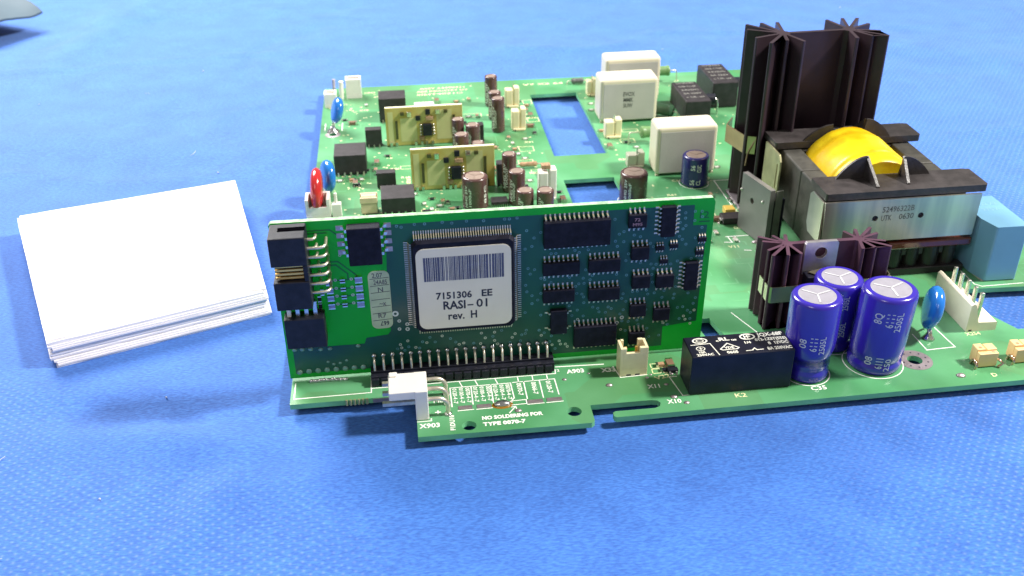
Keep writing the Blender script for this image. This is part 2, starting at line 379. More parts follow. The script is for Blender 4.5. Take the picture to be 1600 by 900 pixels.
def build_lint():
    r = random.Random(4); mb = MB()
    spots = [(r.uniform(-150, 250), r.uniform(-95, -42)) for _ in range(9)] + [(r.uniform(-190, -20), r.uniform(150, 330)) for _ in range(5)] + [(r.uniform(0, 330), r.uniform(265, 380)) for _ in range(5)] + [(r.uniform(-150, -20), r.uniform(-30, 20)) for _ in range(8)]
    for i, (x, y) in enumerate(spots):
        z = cloth_height(x, y) + 0.35; a = r.uniform(0, 6.3); l = r.choice((0.5, 0.8, 2.5, 5)); c = r.uniform(-.5, .5)
        if l < 1: mb.ball((x, y, z), r.uniform(.25, .5), 6, 4)
        else: mb.tube([(x + l*t*math.cos(a + c*t), y + l*t*math.sin(a + c*t), z) for t in (0, .25, .5, .75, 1)], 0.09, 4)
    mb.build('lint', M('pale_lint', (0.5, 0.56, 0.72), 0.9), None, kind='stuff', label='pale specks and short threads of lint scattered on the blue cloth')
build_lint()

def build_sheet():
    # folded grey-blue sheet at the far left, its near edge raised off the cloth
    a = Vector((-192, 362)); b = Vector((-160, 406)); d = (b-a).normalized(); n = Vector((-d.y, d.x)); mb = MB()
    nu, nv = 40, 24; top = []; bot = []
    for j in range(nv+1):
        for i in range(nu+1):
            t = -60 + 100*i/nu; q = 200*(j/nv)**1.3
            p = a + d*t + n*q
            h = 12 + 3*math.sin(q/17 + t/60) + 3*noise.noise(Vector((t/22, q/16, 0))) + 0.03*q - 5*math.exp(-q/9)
            h += 0.5*math.sin(t/11 + q/30)
            top.append((p.x, p.y, h)); bot.append((p.x, p.y, h - 1.2))
    w1 = nu+1
    f = [(j*w1+i, j*w1+i+1, (j+1)*w1+i+1, (j+1)*w1+i) for j in range(nv) for i in range(nu)]
    k = len(top)
    mb.add(top + bot, f + [[q + k for q in g][::-1] for g in f], 0, True)
    mb.add(top + bot, [(i+1, i, i+k, i+1+k) for i in range(nu)] + [(j*w1, (j+1)*w1, (j+1)*w1+k, j*w1+k) for j in range(nv)])
    mb.build('plastic_sheet', bluegrey, None, label='creased grey plastic sheet lying in the far left corner of the cloth', cat='plastic sheet')
build_sheet()

# ------------------------------------------------------------------ stack of white paper slips
def build_paper():
    FL, FR, RR, RL = Vector((-70.2, 32.0)), Vector((-10.6, 53.4)), Vector((-29.6, 138.2)), Vector((-103.2, 118.0))
    n = 16; z = -3.65
    for k in range(n):
        th = 0.555; top = k == n-1
        rx = random.uniform(-0.8, 0.8); ry = random.uniform(-0.3, 0.3); mb = MB()
        if k < 4: rx += 0.9; ry -= 0.3
        if top: rx, ry = 0.2, 0.9
        outl = []
        for (a, b, side) in ((FL, FR, 0), (FR, RR, 1), (RR, RL, 2), (RL, FL, 3)):
            for i in range(14):
                t = i/14; p = a.lerp(b, t); j = 0.18*noise.noise(Vector((t*9, side*3 + k*7, 1)))
                if top and side == 0: j = 1.7*max(0, noise.noise(Vector((t*7, 4.2, 1)))+0.25)*(0.3 + t)*1.1
                dd = (b-a).normalized(); p = p + Vector((-dd.y, dd.x))*j
                outl.append((p.x + rx, p.y + ry))
        if k in (8, 9, 10, 11): outl = [(x + (2.0 if x < -90 and y > 100 else 0), y) for x, y in outl]
        warp = lambda x, y, zz: (x, y, zz + 0.25*noise.noise(Vector((x/30, y/30, k*0.4))) * (k/n))
        mb.prism(outl, z, z + th - 0.03, f=warp)
        z += th
        mb.build('paper_slip', paper, None, bevel=0.12, seg=1, cat='paper slip', group='white slips in the stack left of the circuit board',
                 label='topmost white slip with a torn front edge, on the stack left of the circuit board' if top else 'white paper slip in the stack left of the circuit board, under the topmost one' if False else '%s white slip counted down from the top of the stack left of the circuit board' % ('', 'second', 'third', 'fourth', 'fifth', 'sixth', 'seventh', 'eighth', 'ninth', 'tenth', 'eleventh', 'twelfth', 'thirteenth', 'fourteenth', 'fifteenth', 'lowest')[n-1-k])
    mb = MB()
    for x, y in ((-57.5, 53), (-36.9, 104)): mb.add([(x + 0.35*math.cos(t), y + 0.35*math.sin(t), z + 0.35) for t in (0, 1, 2, 3, 4, 5)], [(0, 1, 2, 3, 4, 5)])
build_paper()

# ================================================================== MAIN BOARD
board = thing('circuit_board', (120, 115, -4), 'large green circuit board carrying capacitors, heat sinks, a transformer and relays on blue cloth', 'circuit board')
def part_label(o, s): o['label'] = s; return o
def build_panel():
    out = [(0, -0.8), (33.8, -0.8), (33.8, -19.2), (79.3, -19.4), (80.2, -18.6), (80.2, -11.9), (97.2, -11.9), (98.6, -12.3), (99.2, -13.4), (98.6, -14.8), (97.2, -15.4), (86.4, -15.4), (85.6, -15.9), (85.6, -17.4), (86.2, -18.0),
           (249, -16.4), (249, 76), (247, 78), (229, 78), (227.5, 80), (227.5, 252.2), (0, 254.4)]
    holes = [[(97.4, 156.4), (119.9, 156.4), (119.9, 231), (97.6, 231)],
             [(97.2, 92), (117.8, 92), (117.4, 132.2), (97.2, 132.2)],
             [(121.5, 8), (127.5, 8), (124.4, 26), (119.0, 26)],
             [(213.5, 7.5), (243, 7), (243, 25.5), (240, 30), (208, 31.5), (206.2, 30), (208.6, 18)],
             circle(47.3, -16.2, 1.9), circle(75.5, -14.0, 2.0), circle(175.7, -3.7, 2.1), circle(5.6, 193.6, 1.6)]
    MB().prism(out, -1.6, 0, holes, mi=0, side=1).build('board_panel', [pcb, pcbedge], board, origin=(120, 115, -1.6), bevel=0.12, seg=1)
    # solder stubs under the board hold it off the cloth
    mb = MB()
    for i in range(120):
        x = random.uniform(6, 225); y = random.uniform(6, 246)
        if any(min(p[0] for p in h) - 2 < x < max(p[0] for p in h) + 2 and min(p[1] for p in h) - 2 < y < max(p[1] for p in h) + 2 for h in holes): continue
        if x < 34 and y < 2: continue
        mb.cyl((x, y, -1.62), (x, y, -3.6), 0.9, 6, r1=0.3)
    mb.build('solder_stubs', solder, board, kind='stuff')
build_panel()
fb = lambda z: (lambda x, y: (x, y, z))

# ---- printing, pads, vias and traces on the main board
def board_print():
    mb = MB()
    lines(poly([(1.0, 8.8), (1.0, 1.6), (21.9, 1.8), (21.9, 9.0)]), 0.34, mb)
    lines(poly([(22.2, 3.7), (73.3, 3.75), (73.5, 5.6)]), 0.32, mb)
    for x, dx in ((46.2, 1.0), (50.6, 0.9), (56.2, 0.8), (62.5, 0), (66.6, 0), (70.7, 0)): lines([((x, 3.4), (x + dx*0.6, 1.2))], 0.3, mb)
    lines(poly([(43.4, -7.6), (43.4, 0.9), (60.2, 1.0), (60.4, -6.0), (59.1, -7.6)]), 0.32, mb)
    lines([((49.2, 0.9), (49.1, -7.2)), ((54.7, 1.0), (54.6, -7.2))], 0.32, mb)
    lines(poly([(60.9, 1.15), (72.6, 1.3), (72.7, -5.9)]), 0.32, mb)
    lines([((63.9, 1.2), (63.9, -6.7)), ((68.3, 1.2), (68.3, -6.8))], 0.32, mb)
    lines(poly([(59.5, -7.2), (63.5, -7.1), (63.5, -8.9), (59.5, -9.0)], True), 0.3, mb)
    for a, b in (((44.9, -9.6), (49.0, -9.5)), ((49.9, -9.6), (54.1, -9.5)), ((63.7, -9.3), (68.1, -9.2)), ((68.9, -9.2), (73.3, -9.1))): lines([(a, b)], 0.3, mb)
    lines(poly([(58.4, -12.3), (60.3, -9.7)]) + poly([(59.2, -9.9), (60.3, -9.7), (60.5, -10.9)]), 0.3, mb)
    lines(poly([(73.9, 6.9), (87.5, 6.4)]), 0.4, mb)
    lines(poly([(106.5, -2.2), (104.5, -2.2), (105.9, -11.1), (107.6, -11.1)]), 0.3, mb)
    lines(poly([(90.0, 4.8), (91.0, -0.6), (98.6, -0.3)]), 0.28, mb)
    lines(poly([(34.0, -12.9), (37.6, -12.9), (37.6, -12.0)]), 0.3, mb)
    lines(poly([(162, 123.1), (155.3, 123.3), (155.3, 101.3), (158, 101.1)]), 0.45, mb)
    lines(poly([(132, 28), (136.6, 15.2)]), 0.35, mb)
    lines(poly([(145.6, 76.9), (153.6, 76.9)]) + poly([(146.2, 77), (146.5, 72.5)]) + poly([(148.8, 77), (149.1, 72.5)]) + poly([(144, 73), (146.5, 72.6)]) + poly([(149, 66.5), (151, 66)]), 0.45, mb)
    lines(poly([(181.2, 9.0), (181.5, 0.6), (190.3, 1.0), (189.3, 12)]), 0.35, mb)
    lines(poly([(214.3, 42.5), (214.3, 34), (216, 32.4), (230, 32.6)]), 0.35, mb)
    for (x, y, r) in ((163.5, -2.8, 8.3), (142.8, -5.0, 6.6), (155.3, 9.2, 7.3), (119.9, 110.3, 5.6), (147.0, 122.4, 5.7)):
        p = circle(x, y, r, 40); lines(poly(p, True), 0.28, mb)
    lines(poly(circle(82.6, 92.5, 5.6, 30), True), 0.6, mb)
    lines(poly([(2.0, 199), (2.0, 207)]) + poly([(9.5, 198), (9.5, 207)]), 0.4, mb)
    mb.build('printed_lines', silk, board, kind='stuff')
    T = lambda s, x, y, h, wd=None, m_=silk, **k: txt(s, (x, y, 0), h, board, m_, width=wd, **k)
    T('X903', 34.3, -15.7, 1.75, 5.4, bold=0.03)
    T('F1DU10', 43.6, -17.6, 1.25, 6.4, ex=(0, 1, 0), ey=(-1, 0, 0), bold=0.03)
    T('NO SOLDERING FOR', 50.9, -14.3, 1.4, 16.2, bold=0.045); T('TYPE 0070-7', 50.9, -16.9, 1.4, 11.3, bold=0.045)
    T('A903', 76.5, 3.3, 1.8, 5.0, bold=0.03); T('2', 73.9, 4.6, 1.1); T('X33', 86.2, 2.6, 1.8, 4.2, bold=0.045)
    T('X11', 97.4, -6.7, 1.7, 3.4); T('X10', 101.0, -14.1, 1.7, 3.9); T('K2', 119.9, -13.9, 1.7, 3.2, silky)
    T('C35', 141.4, -13.6, 1.7, 4.4); T('V22', 100.5, -3.1, 1.6, 4.6, silky, ex=(0.97, 0.22, 0), ey=(-0.22, 0.97, 0))
    for x in (61.9, 66.0, 70.1): T('0070-7' if x < 63 else '0066-7' if x < 68 else '0120-7', x-0.1, 0.6, 1.3, 5.6, ex=(0, -1, 0), ey=(1, 0, 0), bold=0.02)
    for i, x in enumerate((44.0, 45.8, 47.6, 49.7, 51.5, 53.3, 55.2, 57.0, 58.7)): T(('0120-4', '0100-4', '0070-4')[i % 3], x, 0.5, 1.15, 4.9, ex=(0, -1, 0), ey=(1, 0, 0), bold=0.02); T('-7', x, -4.8, 1.15, 1.6, ex=(0, -1, 0), ey=(1, 0, 0))
    T('Mc', 38.6, -5.2, 1.5); T('+', 38.7, -10.6, 2.2)
    T('V2', 152.6, 95.5, 2.0, 3.6, silky); T('V11', 144.2, 68.6, 1.8, 3.6, silky); T('D54', 150.5, 82.2, 1.6, 4, silky); T('X254', 196.6, 6.1, 1.6, 4.6, silky)
    T('D', 193.4, -14.3, 1.6, None, silky); T('R378C1', 26.0, 107, 1.8, 8, silky, ex=(1, 0, 0)) if False else None
    T('ASSY 64490221', 45.5, 246.2, 2.0, 22, silky); T('ABB INDUSTRY OY', 44, 242.2, 2.0, 25, silky); T('SINT4021C', 44, 238, 2.0, 22, silky)
    T('V7 X2 64', 96, 244.5, 2.2, 20, silky)
    for s, x, y in (('R378C', 40.5, 112.0), ('C18', 17, 221), ('C292', 19, 244.5), ('R81', 30, 152), ('R82', 85, 140), ('C131', 118, 122), ('V40', 136, 145), ('R402', 148, 176), ('C77', 76, 154), ('V3', 151.5, 98.5), ('C60', 139, 124.5), ('R207', 123, 148), ('R151', 34, 143), ('X31', 87, 172), ('X32', 92, 200), ('C96', 148, 216), ('R9', 13, 168), ('R61', 134, 112), ('C3', 232, 48), ('R44', 238, 60)):
        T(s, x, y, 1.7, None, silky)
board_print()

def board_copper():
    mb = MB()
    for x0, x1, y0 in ((45.0, 48.8, -9.1), (50.0, 53.9, -9.1), (63.8, 68.0, -8.9), (69.0, 73.2, -8.7)):
        MB().box(x0, x1, y0 - 0.1, y0 + 1.5, 0.0, 0.09).build('solder_pad', padmat, board)
    for x, y, r in ((87.1, -3.7, 0.9), (75.3, 0.6, 0.6), (106.1, -14.3, 0.75), (102.8, -5.4, 0.6), (103.4, -11.3, 0.9), (60.8, -11.6, 0.9), (82.5, 2.6, 0.4), (99.6, -0.4, 0.4), (98.3, -1.6, 0.5), (105.5, -0.8, 0.5), (154.6, 71.5, 1.3), (184.8, -12.6, 1.2)):
        MB().ball((x, y, 0), r, 10, 4, sq=(1.2, 0.9, 0.45)).build('solder_dot', padmat, board)
    for a in ((175.7, -3.7, 4.9, 2.12), (5.6, 193.6, 3.4, 1.62)):
        mb = MB(); ring(mb, *a, fb(0.05), 36); mb.build('ring_pad', padmat, board)
    mb = MB()
    for i in range(10):
        t = 2*PI*i/10 + .2; mb.add([(175.7+3.6*math.cos(t)+.3*math.cos(q), -3.7+3.6*math.sin(t)+.3*math.sin(q), 0.09) for q in (0, 1, 2, 3, 4, 5)], [(0, 1, 2, 3, 4, 5)])
    mb.build('pad_holes', ink, board)
    mb = MB(); r = random.Random(3)
    free = [(3, 30, 140, 250), (28, 95, 135, 250), (40, 95, 92, 150), (120, 155, 100, 250), (132, 158, 30, 100), (5, 50, 92, 160), (160, 245, 140, 250), (230, 246, 36, 74)]
    for k in range(240):
        a = free[k % len(free)]; x = r.uniform(a[0], a[1]); y = r.uniform(a[2], a[3])
        pts = [(x, y)]; d = r.choice(((1, 0), (0, 1), (-1, 0), (0, -1)))
        for q in range(r.randint(1, 3)):
            l = r.uniform(1.5, 9); x = min(a[1], max(a[0], x + d[0]*l)); y = min(a[3], max(a[2], y + d[1]*l)); pts.append((x, y)); sgn = r.choice((-1, 1)); d = (d[1]*sgn, d[0]*sgn)
        pts = [p for i, p in enumerate(pts) if i == 0 or (Vector(p)-Vector(pts[i-1])).length > 0.2]
        lines(poly(pts), r.choice((0.25, 0.35, 0.6)), mb, z=0.018 + 0.00005*k)
    mb.build('copper_traces', trace, board, kind='stuff')
    mb = MB()
    for k in range(420):
        a = free[(0, 1, 3, 5, 6)[k % 5]]; ring(mb, r.uniform(a[0], a[1]), r.uniform(a[2], a[3]), r.uniform(.35, .6), .17, fb(0.045), 8)
    mb.build('board_vias', silky, board, kind='stuff')
board_copper()

# ---- generic parts for the main board
def electrolytic(name, x, y, d, h, sleeve, top, label, tilt=(0, 0), waist=True, texts=(), seg=40, vent=True, low=1.0):
    r = d/2; g = h*0.16 if waist else 0
    prof = [(r*0.90, 0.0, 0), (r*0.97, 0.25, 0), (r, 0.9, 0)]
    if waist: prof += [(r, g*0.55, 0), (r*0.995, g*0.62, 0), (r*0.93, g*0.82, 0), (r*0.93, g*0.95, 0), (r*0.995, g*1.2, 0)]
    prof += [(r, g*1.4 + 1.2, 0), (r, h*0.5, 0), (r, h - r*0.17, 0), (r*0.975, h - r*0.085, 0), (r*0.92, h - r*0.025, 0), (r*0.86, h, 0), (r*0.76, h + 0.03, 0), (r*0.73, h - 0.12, 1), (r*0.70, h - 0.16, 1)]
    if low < 1:
        prof = [p for p in prof if p[1] != h*0.5]; q = [(r, h*0.44, 0), (r, h*0.5, 0)]; j = next(i for i, p in enumerate(prof) if p[1] > h*0.6)
        prof = [(p[0]*low, *p[1:]) for p in prof[:j]] + [(r*low, h*0.27, 0), (r*(low*.7+.3), h*0.33, 0), (r*(low*.15+.85), h*0.40, 0), (r, h*0.48, 0)] + prof[j:]
    o = MB().lathe(prof, (x, y, 0), seg, tilt=tilt).build(name, [sleeve, top], board, origin=(x, y, 0), label=label)
    mb = MB().lathe([(r*0.735, 0, 0), (r*0.735, 0.1, 0), (r*0.70, 0.14, 0)], (x + tilt[0]*h, y + tilt[1]*h, h - 0.16), seg)
    mb.build('can_top', top, o)
    if vent:
        mb = MB(); zz = h + 0.05; cx, cy = x + tilt[0]*h, y + tilt[1]*h
        a0 = random.uniform(0.1, 0.5)
        for a in (a0, a0 + 2.1, a0 + 4.2):
            mb.strip([(cx, cy, zz), (cx + r*0.62*math.cos(a), cy + r*0.62*math.sin(a), zz)], (-math.sin(a), math.cos(a), 0), r*0.06, 0.12)
        mb.build('vent_mark', M('vent_score', (0.50, 0.50, 0.54), 0.4) if sleeve is bluesl else tantop, o)
    for s, z, a, th, wd in texts: txt_cyl(s, (x, y, 0), r, z, a, th, o, pprint if sleeve is bluesl else silk, wd, tilt)
    return o
D = math.radians
big = [(x, z, D(a), h, wd) for x, z, a, h, wd in (('08', 12, -131, 1.9, 2.8), ('6111', 11.4, -107, 1.9, 4.2), ('2505L', 10.4, -87, 1.6, 5.6))]
electrolytic('electrolytic_capacitor', 142.8, -5.0, 13.7, 25.4, bluesl, canalu, 'blue electrolytic capacitor narrowing towards its foot, leftmost of the three, beside the black relay', (-0.01, 0), True, big, low=0.88)
electrolytic('electrolytic_capacitor', 155.3, 9.2, 13.6, 21.8, bluesl, canalu, 'blue electrolytic capacitor behind the other two, in front of the small heat sink', (0, 0), True,
             [('08', 17.0, D(-136), 2.0, 2.8), ('6111', 16, D(-110), 2.0, 3.6), ('2505L', 14.5, D(-92), 1.7, 4.6), ('6111', 6.5, D(-108), 2.0, 4), ('2505L', 5.5, D(-90), 1.7, 5)])
electrolytic('electrolytic_capacitor', 163.5, -2.8, 14.8, 24.4, bluesl, canalu, 'thickest blue electrolytic capacitor, rightmost of the three, beside the plated mounting hole', (0.04, 0), True,
             [('8Q', 16.8, D(-131), 2.1, 3.2), ('6111', 16, D(-107), 2.1, 4.2), ('2505L', 14.6, D(-88), 1.8, 6), ('08', 3.4, D(-131), 1.9, 2.6), ('6111', 2.6, D(-108), 1.9, 3.4), ('250', 1.8, D(-90), 1.6, 4)])
electrolytic('electrolytic_capacitor', 147.0, 122.4, 10.4, 12, navysl, tantop, 'short navy capacitor with a tan top in front of the cream film capacitor', (0, 0), False,
             [('56', 7.2, D(-116), 1.6, 2.2), ('CUC', 6.6, D(-90), 1.6, 3), ('56', 1.2, D(-116), 1.6, 2.2), ('CL', 1.2, D(-90), 1.6, 2.2)])
brt = lambda h, a=-138: [('NHG 25V', h*0.12, D(a), 1.1, h*0.62), ('1000uF', h*0.16, D(a+20), 1.0, h*0.5)]
electrolytic('electrolytic_capacitor', 119.9, 110.3, 10.3, 11.9, brownsl, tantop, 'brown capacitor with a tan top behind the card, right of the smaller board cut-out', (0, 0), False, brt(14))
electrolytic('electrolytic_capacitor', 60.8, 113.2, 9.6, 12.9, brownsl, tantop, 'widest brown capacitor of the left group, just in front of the nearer beige module', (0, 0), False, brt(14) + [('85C', 3, D(-45), 1.1, 7)])
for x, y, d, h, lb in ((77.9, 216.9, 5.8, 15.3, 'brown capacitor furthest back in the row of three near the rear edge'), (77.7, 199.5, 5.8, 13.9, 'brown capacitor in the middle of the rear row of three'),
                       (77.6, 184.9, 5.8, 16.2, 'tall slim brown capacitor at the near end of the rear row of three'), (58.9, 167.5, 5.2, 14.4, 'brown capacitor at the right end of the rear beige module'),
                       (64.8, 163.9, 6.0, 13.0, 'brown capacitor to the right of its twin behind the nearer beige module'), (59.1, 150.1, 5.9, 14.6, 'brown capacitor just behind the top edge of the nearer beige module'),
                       (65.4, 148.6, 5.6, 11.2, 'low brown capacitor half hidden by the nearer beige module'), (75.1, 123.3, 5.6, 16.4, 'tallest slim brown capacitor right of the nearer beige module'),
                       (76.6, 111.8, 6.3, 14.3, 'brown capacitor in the middle of the cluster behind the card'), (78.0, 99.3, 6.3, 12.2, 'short brown capacitor at the front of the cluster behind the card'),
                       (85.2, 98.2, 6.3, 12.3, 'short brown capacitor beside the white terminal behind the card')):
    electrolytic('electrolytic_capacitor', x, y + d*0.45, d, h - d*0.17, brownsl, tantop, lb, (0, 0), False, brt(h, -140), 24, False)

def smooth_box(name, x0, x1, y0, y1, z0, z1, mat, label, bevel=0.6, seg=3, parent=None):
    return MB().box(x0, x1, y0, y1, z0, z1).build(name, mat, parent or board, bevel=bevel, seg=seg, label=label)
# film capacitors: rounded box with a potted face
def film(x0, x1, y0, y1, h, label, texts=()):
    o = smooth_box('film_capacitor', x0, x1, y0, y1, 0.6, h, filmc, label, 1.4, 4)
    MB().box(x0 + 0.4, x0 + 1.6, y0 + 0.6, y0 + 1.6, 0, 0.62).box(x1 - 1.6, x1 - 0.4, y0 + 0.6, y0 + 1.6, 0, 0.62).build('foot', filmc, o)
    MB().box(x0 + 1.3, x1 - 1.3, y0 - 0.06, y0 + 0.5, 1.2, h - 1.9).build('potting', potting, o, bevel=0.5)
    for s, x, z, th, wd in texts: txt(s, (x, y0 - 0.06, z), th, o, inkgrey, (1, 0, 0), (0, 0, 1), wd)
film(133.4, 157.6, 130.2, 142.2, 20.4, 'cream box film capacitor nearest the navy capacitor')
film(123.0, 148.8, 189.2, 202.0, 19.9, 'cream box film capacitor with small printed letters, right of the long cut-out', (('EVOX', 133.2, 12.2, 1.9, 5.2), ('MMK', 133.4, 9.6, 1.9, 4.4), ('5UW', 133.4, 7.0, 1.9, 4.2)))
film(131.0, 157.0, 216.8, 228.4, 20.0, 'cream box film capacitor standing furthest back')
o = smooth_box('film_capacitor', 217.2, 234, 35.0, 46, 0.4, 19.6, bluebox, 'pale blue box capacitor at the right edge beside the transformer', 0.5, 3); 
# the box keeps one chamfered corner as in the photograph
bpy.data.objects.remove(o)
o = MB().prism([(218.0, 35), (228.4, 34.8), (228.2, 57), (216.0, 57), (216.1, 41.5)], 0.4, 19.6).build('film_capacitor', bluebox, board, bevel=0.5, seg=3, label='pale blue box capacitor at the right edge beside the transformer')
for i_, s_ in enumerate(('0.22 X2', '275V~')): txt(s_, (219.6, 50.5 - i_*4, 19.6), 2.0, o, M('pale_emboss', (0.22, 0.44, 0.62), 0.35), width=7)
MB().prism([(217.4, 35.6), (228.0, 35.4), (227.8, 56), (216.6, 56), (216.7, 42)], 0.02, 0.42).build('epoxy_base', potting, o)

# black boxes, relays and chips
def so_ic(name, x0, x1, y0, y1, h, n, label, mat=greybox, sides='y', pinmat=tin, marks=(), wd=0.45, gap=None):
    o = MB().box(x0, x1, y0, y1, 0.25, h).build(name, mat, board, bevel=0.18, label=label)
    mb = MB(); tr = min(1.3, h*0.5)
    for i in range(n):
        for sg in (-1, 1):
            if sides == 'y':
                px = x0 + (x1-x0)*(i+0.5)/n; e = y0 if sg < 0 else y1
                mb.strip([(px, e, tr), (px, e + sg*0.5, tr), (px, e + sg*0.8, 0.12), (px, e + sg*1.5, 0.1)], (1, 0, 0), wd, 0.18)
            else:
                py = y0 + (y1-y0)*(i+0.5)/n; e = x0 if sg < 0 else x1
                mb.strip([(e, py, tr), (e + sg*0.5, py, tr), (e + sg*0.8, py, 0.12), (e + sg*1.5, py, 0.1)], (0, 1, 0), wd, 0.18)
    mb.build('pins', pinmat, o, kind='stuff')
    return o
so_ic('isolation_transformer', 8.0, 20.6, 149.3, 162.5, 8.4, 5, 'large black boxed coil near the left edge of the board', wd=0.7)
so_ic('isolation_transformer', 26.1, 38.5, 111.0, 123.0, 6.6, 5, 'large black boxed coil just behind the card', wd=0.7)
so_ic('isolation_transformer', 26.2, 38.2, 205.0, 216, 11.0, 4, 'black boxed coil behind the rear beige module', wd=0.7)
so_ic('optocoupler', 20.2, 27.0, 176.7, 180.5, 7.9, 3, 'small upright black block beside the rear beige module', sides='y')
so_ic('optocoupler', 24.6, 31.9, 134.7, 138.5, 6.4, 3, 'small upright black block beside the nearer beige module')
so_ic('optocoupler', 67.9, 70.2, 175.9, 180, 7.7, 1, 'thin black upright block right of the rear beige module')
so_ic('optocoupler', 70.8, 73.4, 129.6, 134, 9.5, 1, 'thin black upright block right of the nearer beige module')
so_ic('surface_mount_diode', 147.2, 154.4, 85.4, 90.6, 2.6, 1, 'flat black surface mount diode with rounded ends left of the grey metal plate', wd=2.2, sides='x')
so_ic('driver_chip', 66.8, 73.0, 112.4, 117.2, 1.9, 8, 'small wide chip with many bright legs beside the widest brown capacitor', wd=0.35)
def power_relay(x0, x1, y0, y1, h, label):
    o = smooth_box('relay', x0, x1, y0, y1, 0.4, h, greybox, label, 0.35, 2)
    for i in range(5): txt(('OMRON', 'G6B-1114P', '24VDC', '5A 250V', 'c UL us')[i], (x0 + 1.6, y1 - 2.6 - i*(y1-y0-3)/5, h), 1.6, o, inkgrey if False else M('dim_print', (0.22, 0.22, 0.20), 0.5), width=(x1-x0)*0.72, lift=0.04)
    MB().cyl((x1 + 0.6, y0 + 9.5, h*0.72), (x1 + 4.4, y0 + 9.0, h*0.72), 2.4, 14).build('end_bead', black, o, bevel=0.4)
    MB().tube([(x1 + 4.4, y0 + 9, h*0.72), (x1 + 5.4, y0 + 8.8, h*0.70), (x1 + 5.8, y0 + 8.6, h*0.5), (x1 + 5.8, y0 + 8.6, 0)], 0.4, 8).build('lead', tin, o)
power_relay(160.6, 172.0, 184.5, 210.5, 9.8, 'dark grey relay between the cream film capacitor and the big heat sink')
power_relay(177.6, 189.4, 200.4, 227, 12.0, 'dark grey relay furthest back, left of the big heat sink')

# axial parts
def axial(name, a, b, r, mat, label, lead=3.0, leadz=None, n=14):
    a = Vector(a); b = Vector(b); d = (b-a).normalized()
    mb = MB()
    pr = [(0, .55), (.06, .95), (.14, 1.0), (.3, .9), (.7, .9), (.86, 1.0), (.94, .95), (1, .55)]
    for (t0, q0), (t1, q1) in zip(pr, pr[1:]): mb.cyl(a.lerp(b, t0), a.lerp(b, t1), r*q0, n, r1=r*q1, caps=t0 in (0,) or t1 == 1)
    o = mb.build(name, mat, board, label=label)
    for p, sg in ((a, -1), (b, 1)):
        q = p + d*sg*lead
        MB().tube([p, p + d*sg*(lead - 0.8), q + Vector((0, 0, -0.35)) , Vector((q.x + d.x*sg*0.3, q.y + d.y*sg*.3, -0.3))], 0.3, 8).build('lead', tinpin, o)
axial('power_resistor', (135.2, 164.1, 5.2), (143, 164.1, 5.2), 2.6, greenres, 'pale green power resistor behind the nearest cream film capacitor', 4.6)
axial('power_resistor', (160.5, 240, 5.5), (168.0, 240, 5.5), 2.6, greenres, 'green power resistor at the rear edge behind the film capacitors', 3.4)
axial('power_resistor', (149.5, 196, 3.6), (156.5, 190, 3.6), 2.8, M('dark_green_resistor', (0.03, 0.08, 0.04), 0.4), 'dark green power resistor beside the middle cream film capacitor', 2.2)
axial('carbon_resistor', (81.6, 146.1, 1.6), (88.8, 146.1, 1.6), 1.1, tansmd, 'small tan resistor with wire leads left of the long cut-out', 2.5)
axial('carbon_resistor', (66, 145, 1.4), (72, 145, 1.4), 1.0, tansmd, 'small tan resistor behind the nearer beige module', 1.5)
axial('carbon_resistor', (119.8, 243.3, 1.6), (125.8, 243.3, 1.6), 1.3, M('grey_resistor', (0.12, 0.12, 0.13), 0.4), 'small grey resistor on the rear edge beside the cut-out', 2)
o = MB().tube([(89, 142, 0), (90.5, 140, 3.5), (91.6, 134, 4.2), (92, 126, 3.5), (92.2, 121, 0)], 0.5, 8).build('jumper_wire', tinpin, board, label='pale bent jumper wire left of the cut-outs')
# disc varistors
def disc(name, c, r, t, mat, label, tilt, feet):
    n = 28; mb = MB(); c = Vector(c); u = Vector((tilt[0], tilt[1], 1)).normalized(); v = Vector((-math.sin(tilt[2]), math.cos(tilt[2]), 0)); v = (v - u*v.dot(u)).normalized(); nn = u.cross(v)
    prof = [(0.0, 1.0), (0.55, 0.96), (0.82, 0.78), (0.95, 0.45), (1.0, 0.0)]
    ringsv = []
    for rr, tt in prof + [(p[0], -p[1]) for p in prof[-2::-1]]:
        for i in range(n):
            th = 2*PI*i/n; k = 1 + (0.28 if math.sin(th) < -0.6 else 0)*(-math.sin(th) - 0.6)
            ringsv.append(c + (v*math.cos(th)*(1-0.25*max(0, -math.sin(th)-0.5)) + u*math.sin(th)*k)*r*rr + nn*(tt*t/2))
    m_ = 2*len(prof) - 1
    mb.add(ringsv, [(j*n+i, j*n+(i+1) % n, (j+1)*n+(i+1) % n, (j+1)*n+i) for j in range(m_-1) for i in range(n)], 0, True)
    o = mb.build(name, mat, board, label=label)
    bc = c - u*r*1.1
    for f in feet: MB().tube([(bc.x*0.6 + f[0]*0.4, bc.y*0.6 + f[1]*0.4, max(0.6, bc.z + 0.9)), (f[0], f[1], 0.7), (f[0], f[1], -0.3)], 0.36, 8).build('lead', tin, o)
    return o
disc('varistor', (185.4, 8.6, 9.4), 6.4, 4.0, blued, 'glossy blue disc varistor beside the white five-pin connector', (0.16, 0.05, -0.30), ((184.4, 5.2), (186.0, 11.2)))
disc('varistor', (8.2, 198.9, 9.3), 5.6, 4.0, blued, 'glossy blue disc varistor at the left edge near the rear corner', (0.30, 0, 0.22), ((5.4, 196.5), (6.2, 201)))
disc('varistor', (6.4, 131.5, 8.0), 6.2, 4.4, blued, 'glossy blue disc varistor next to the red one', (0.12, 0, 0.30), ((5.0, 128), (6.6, 134)))
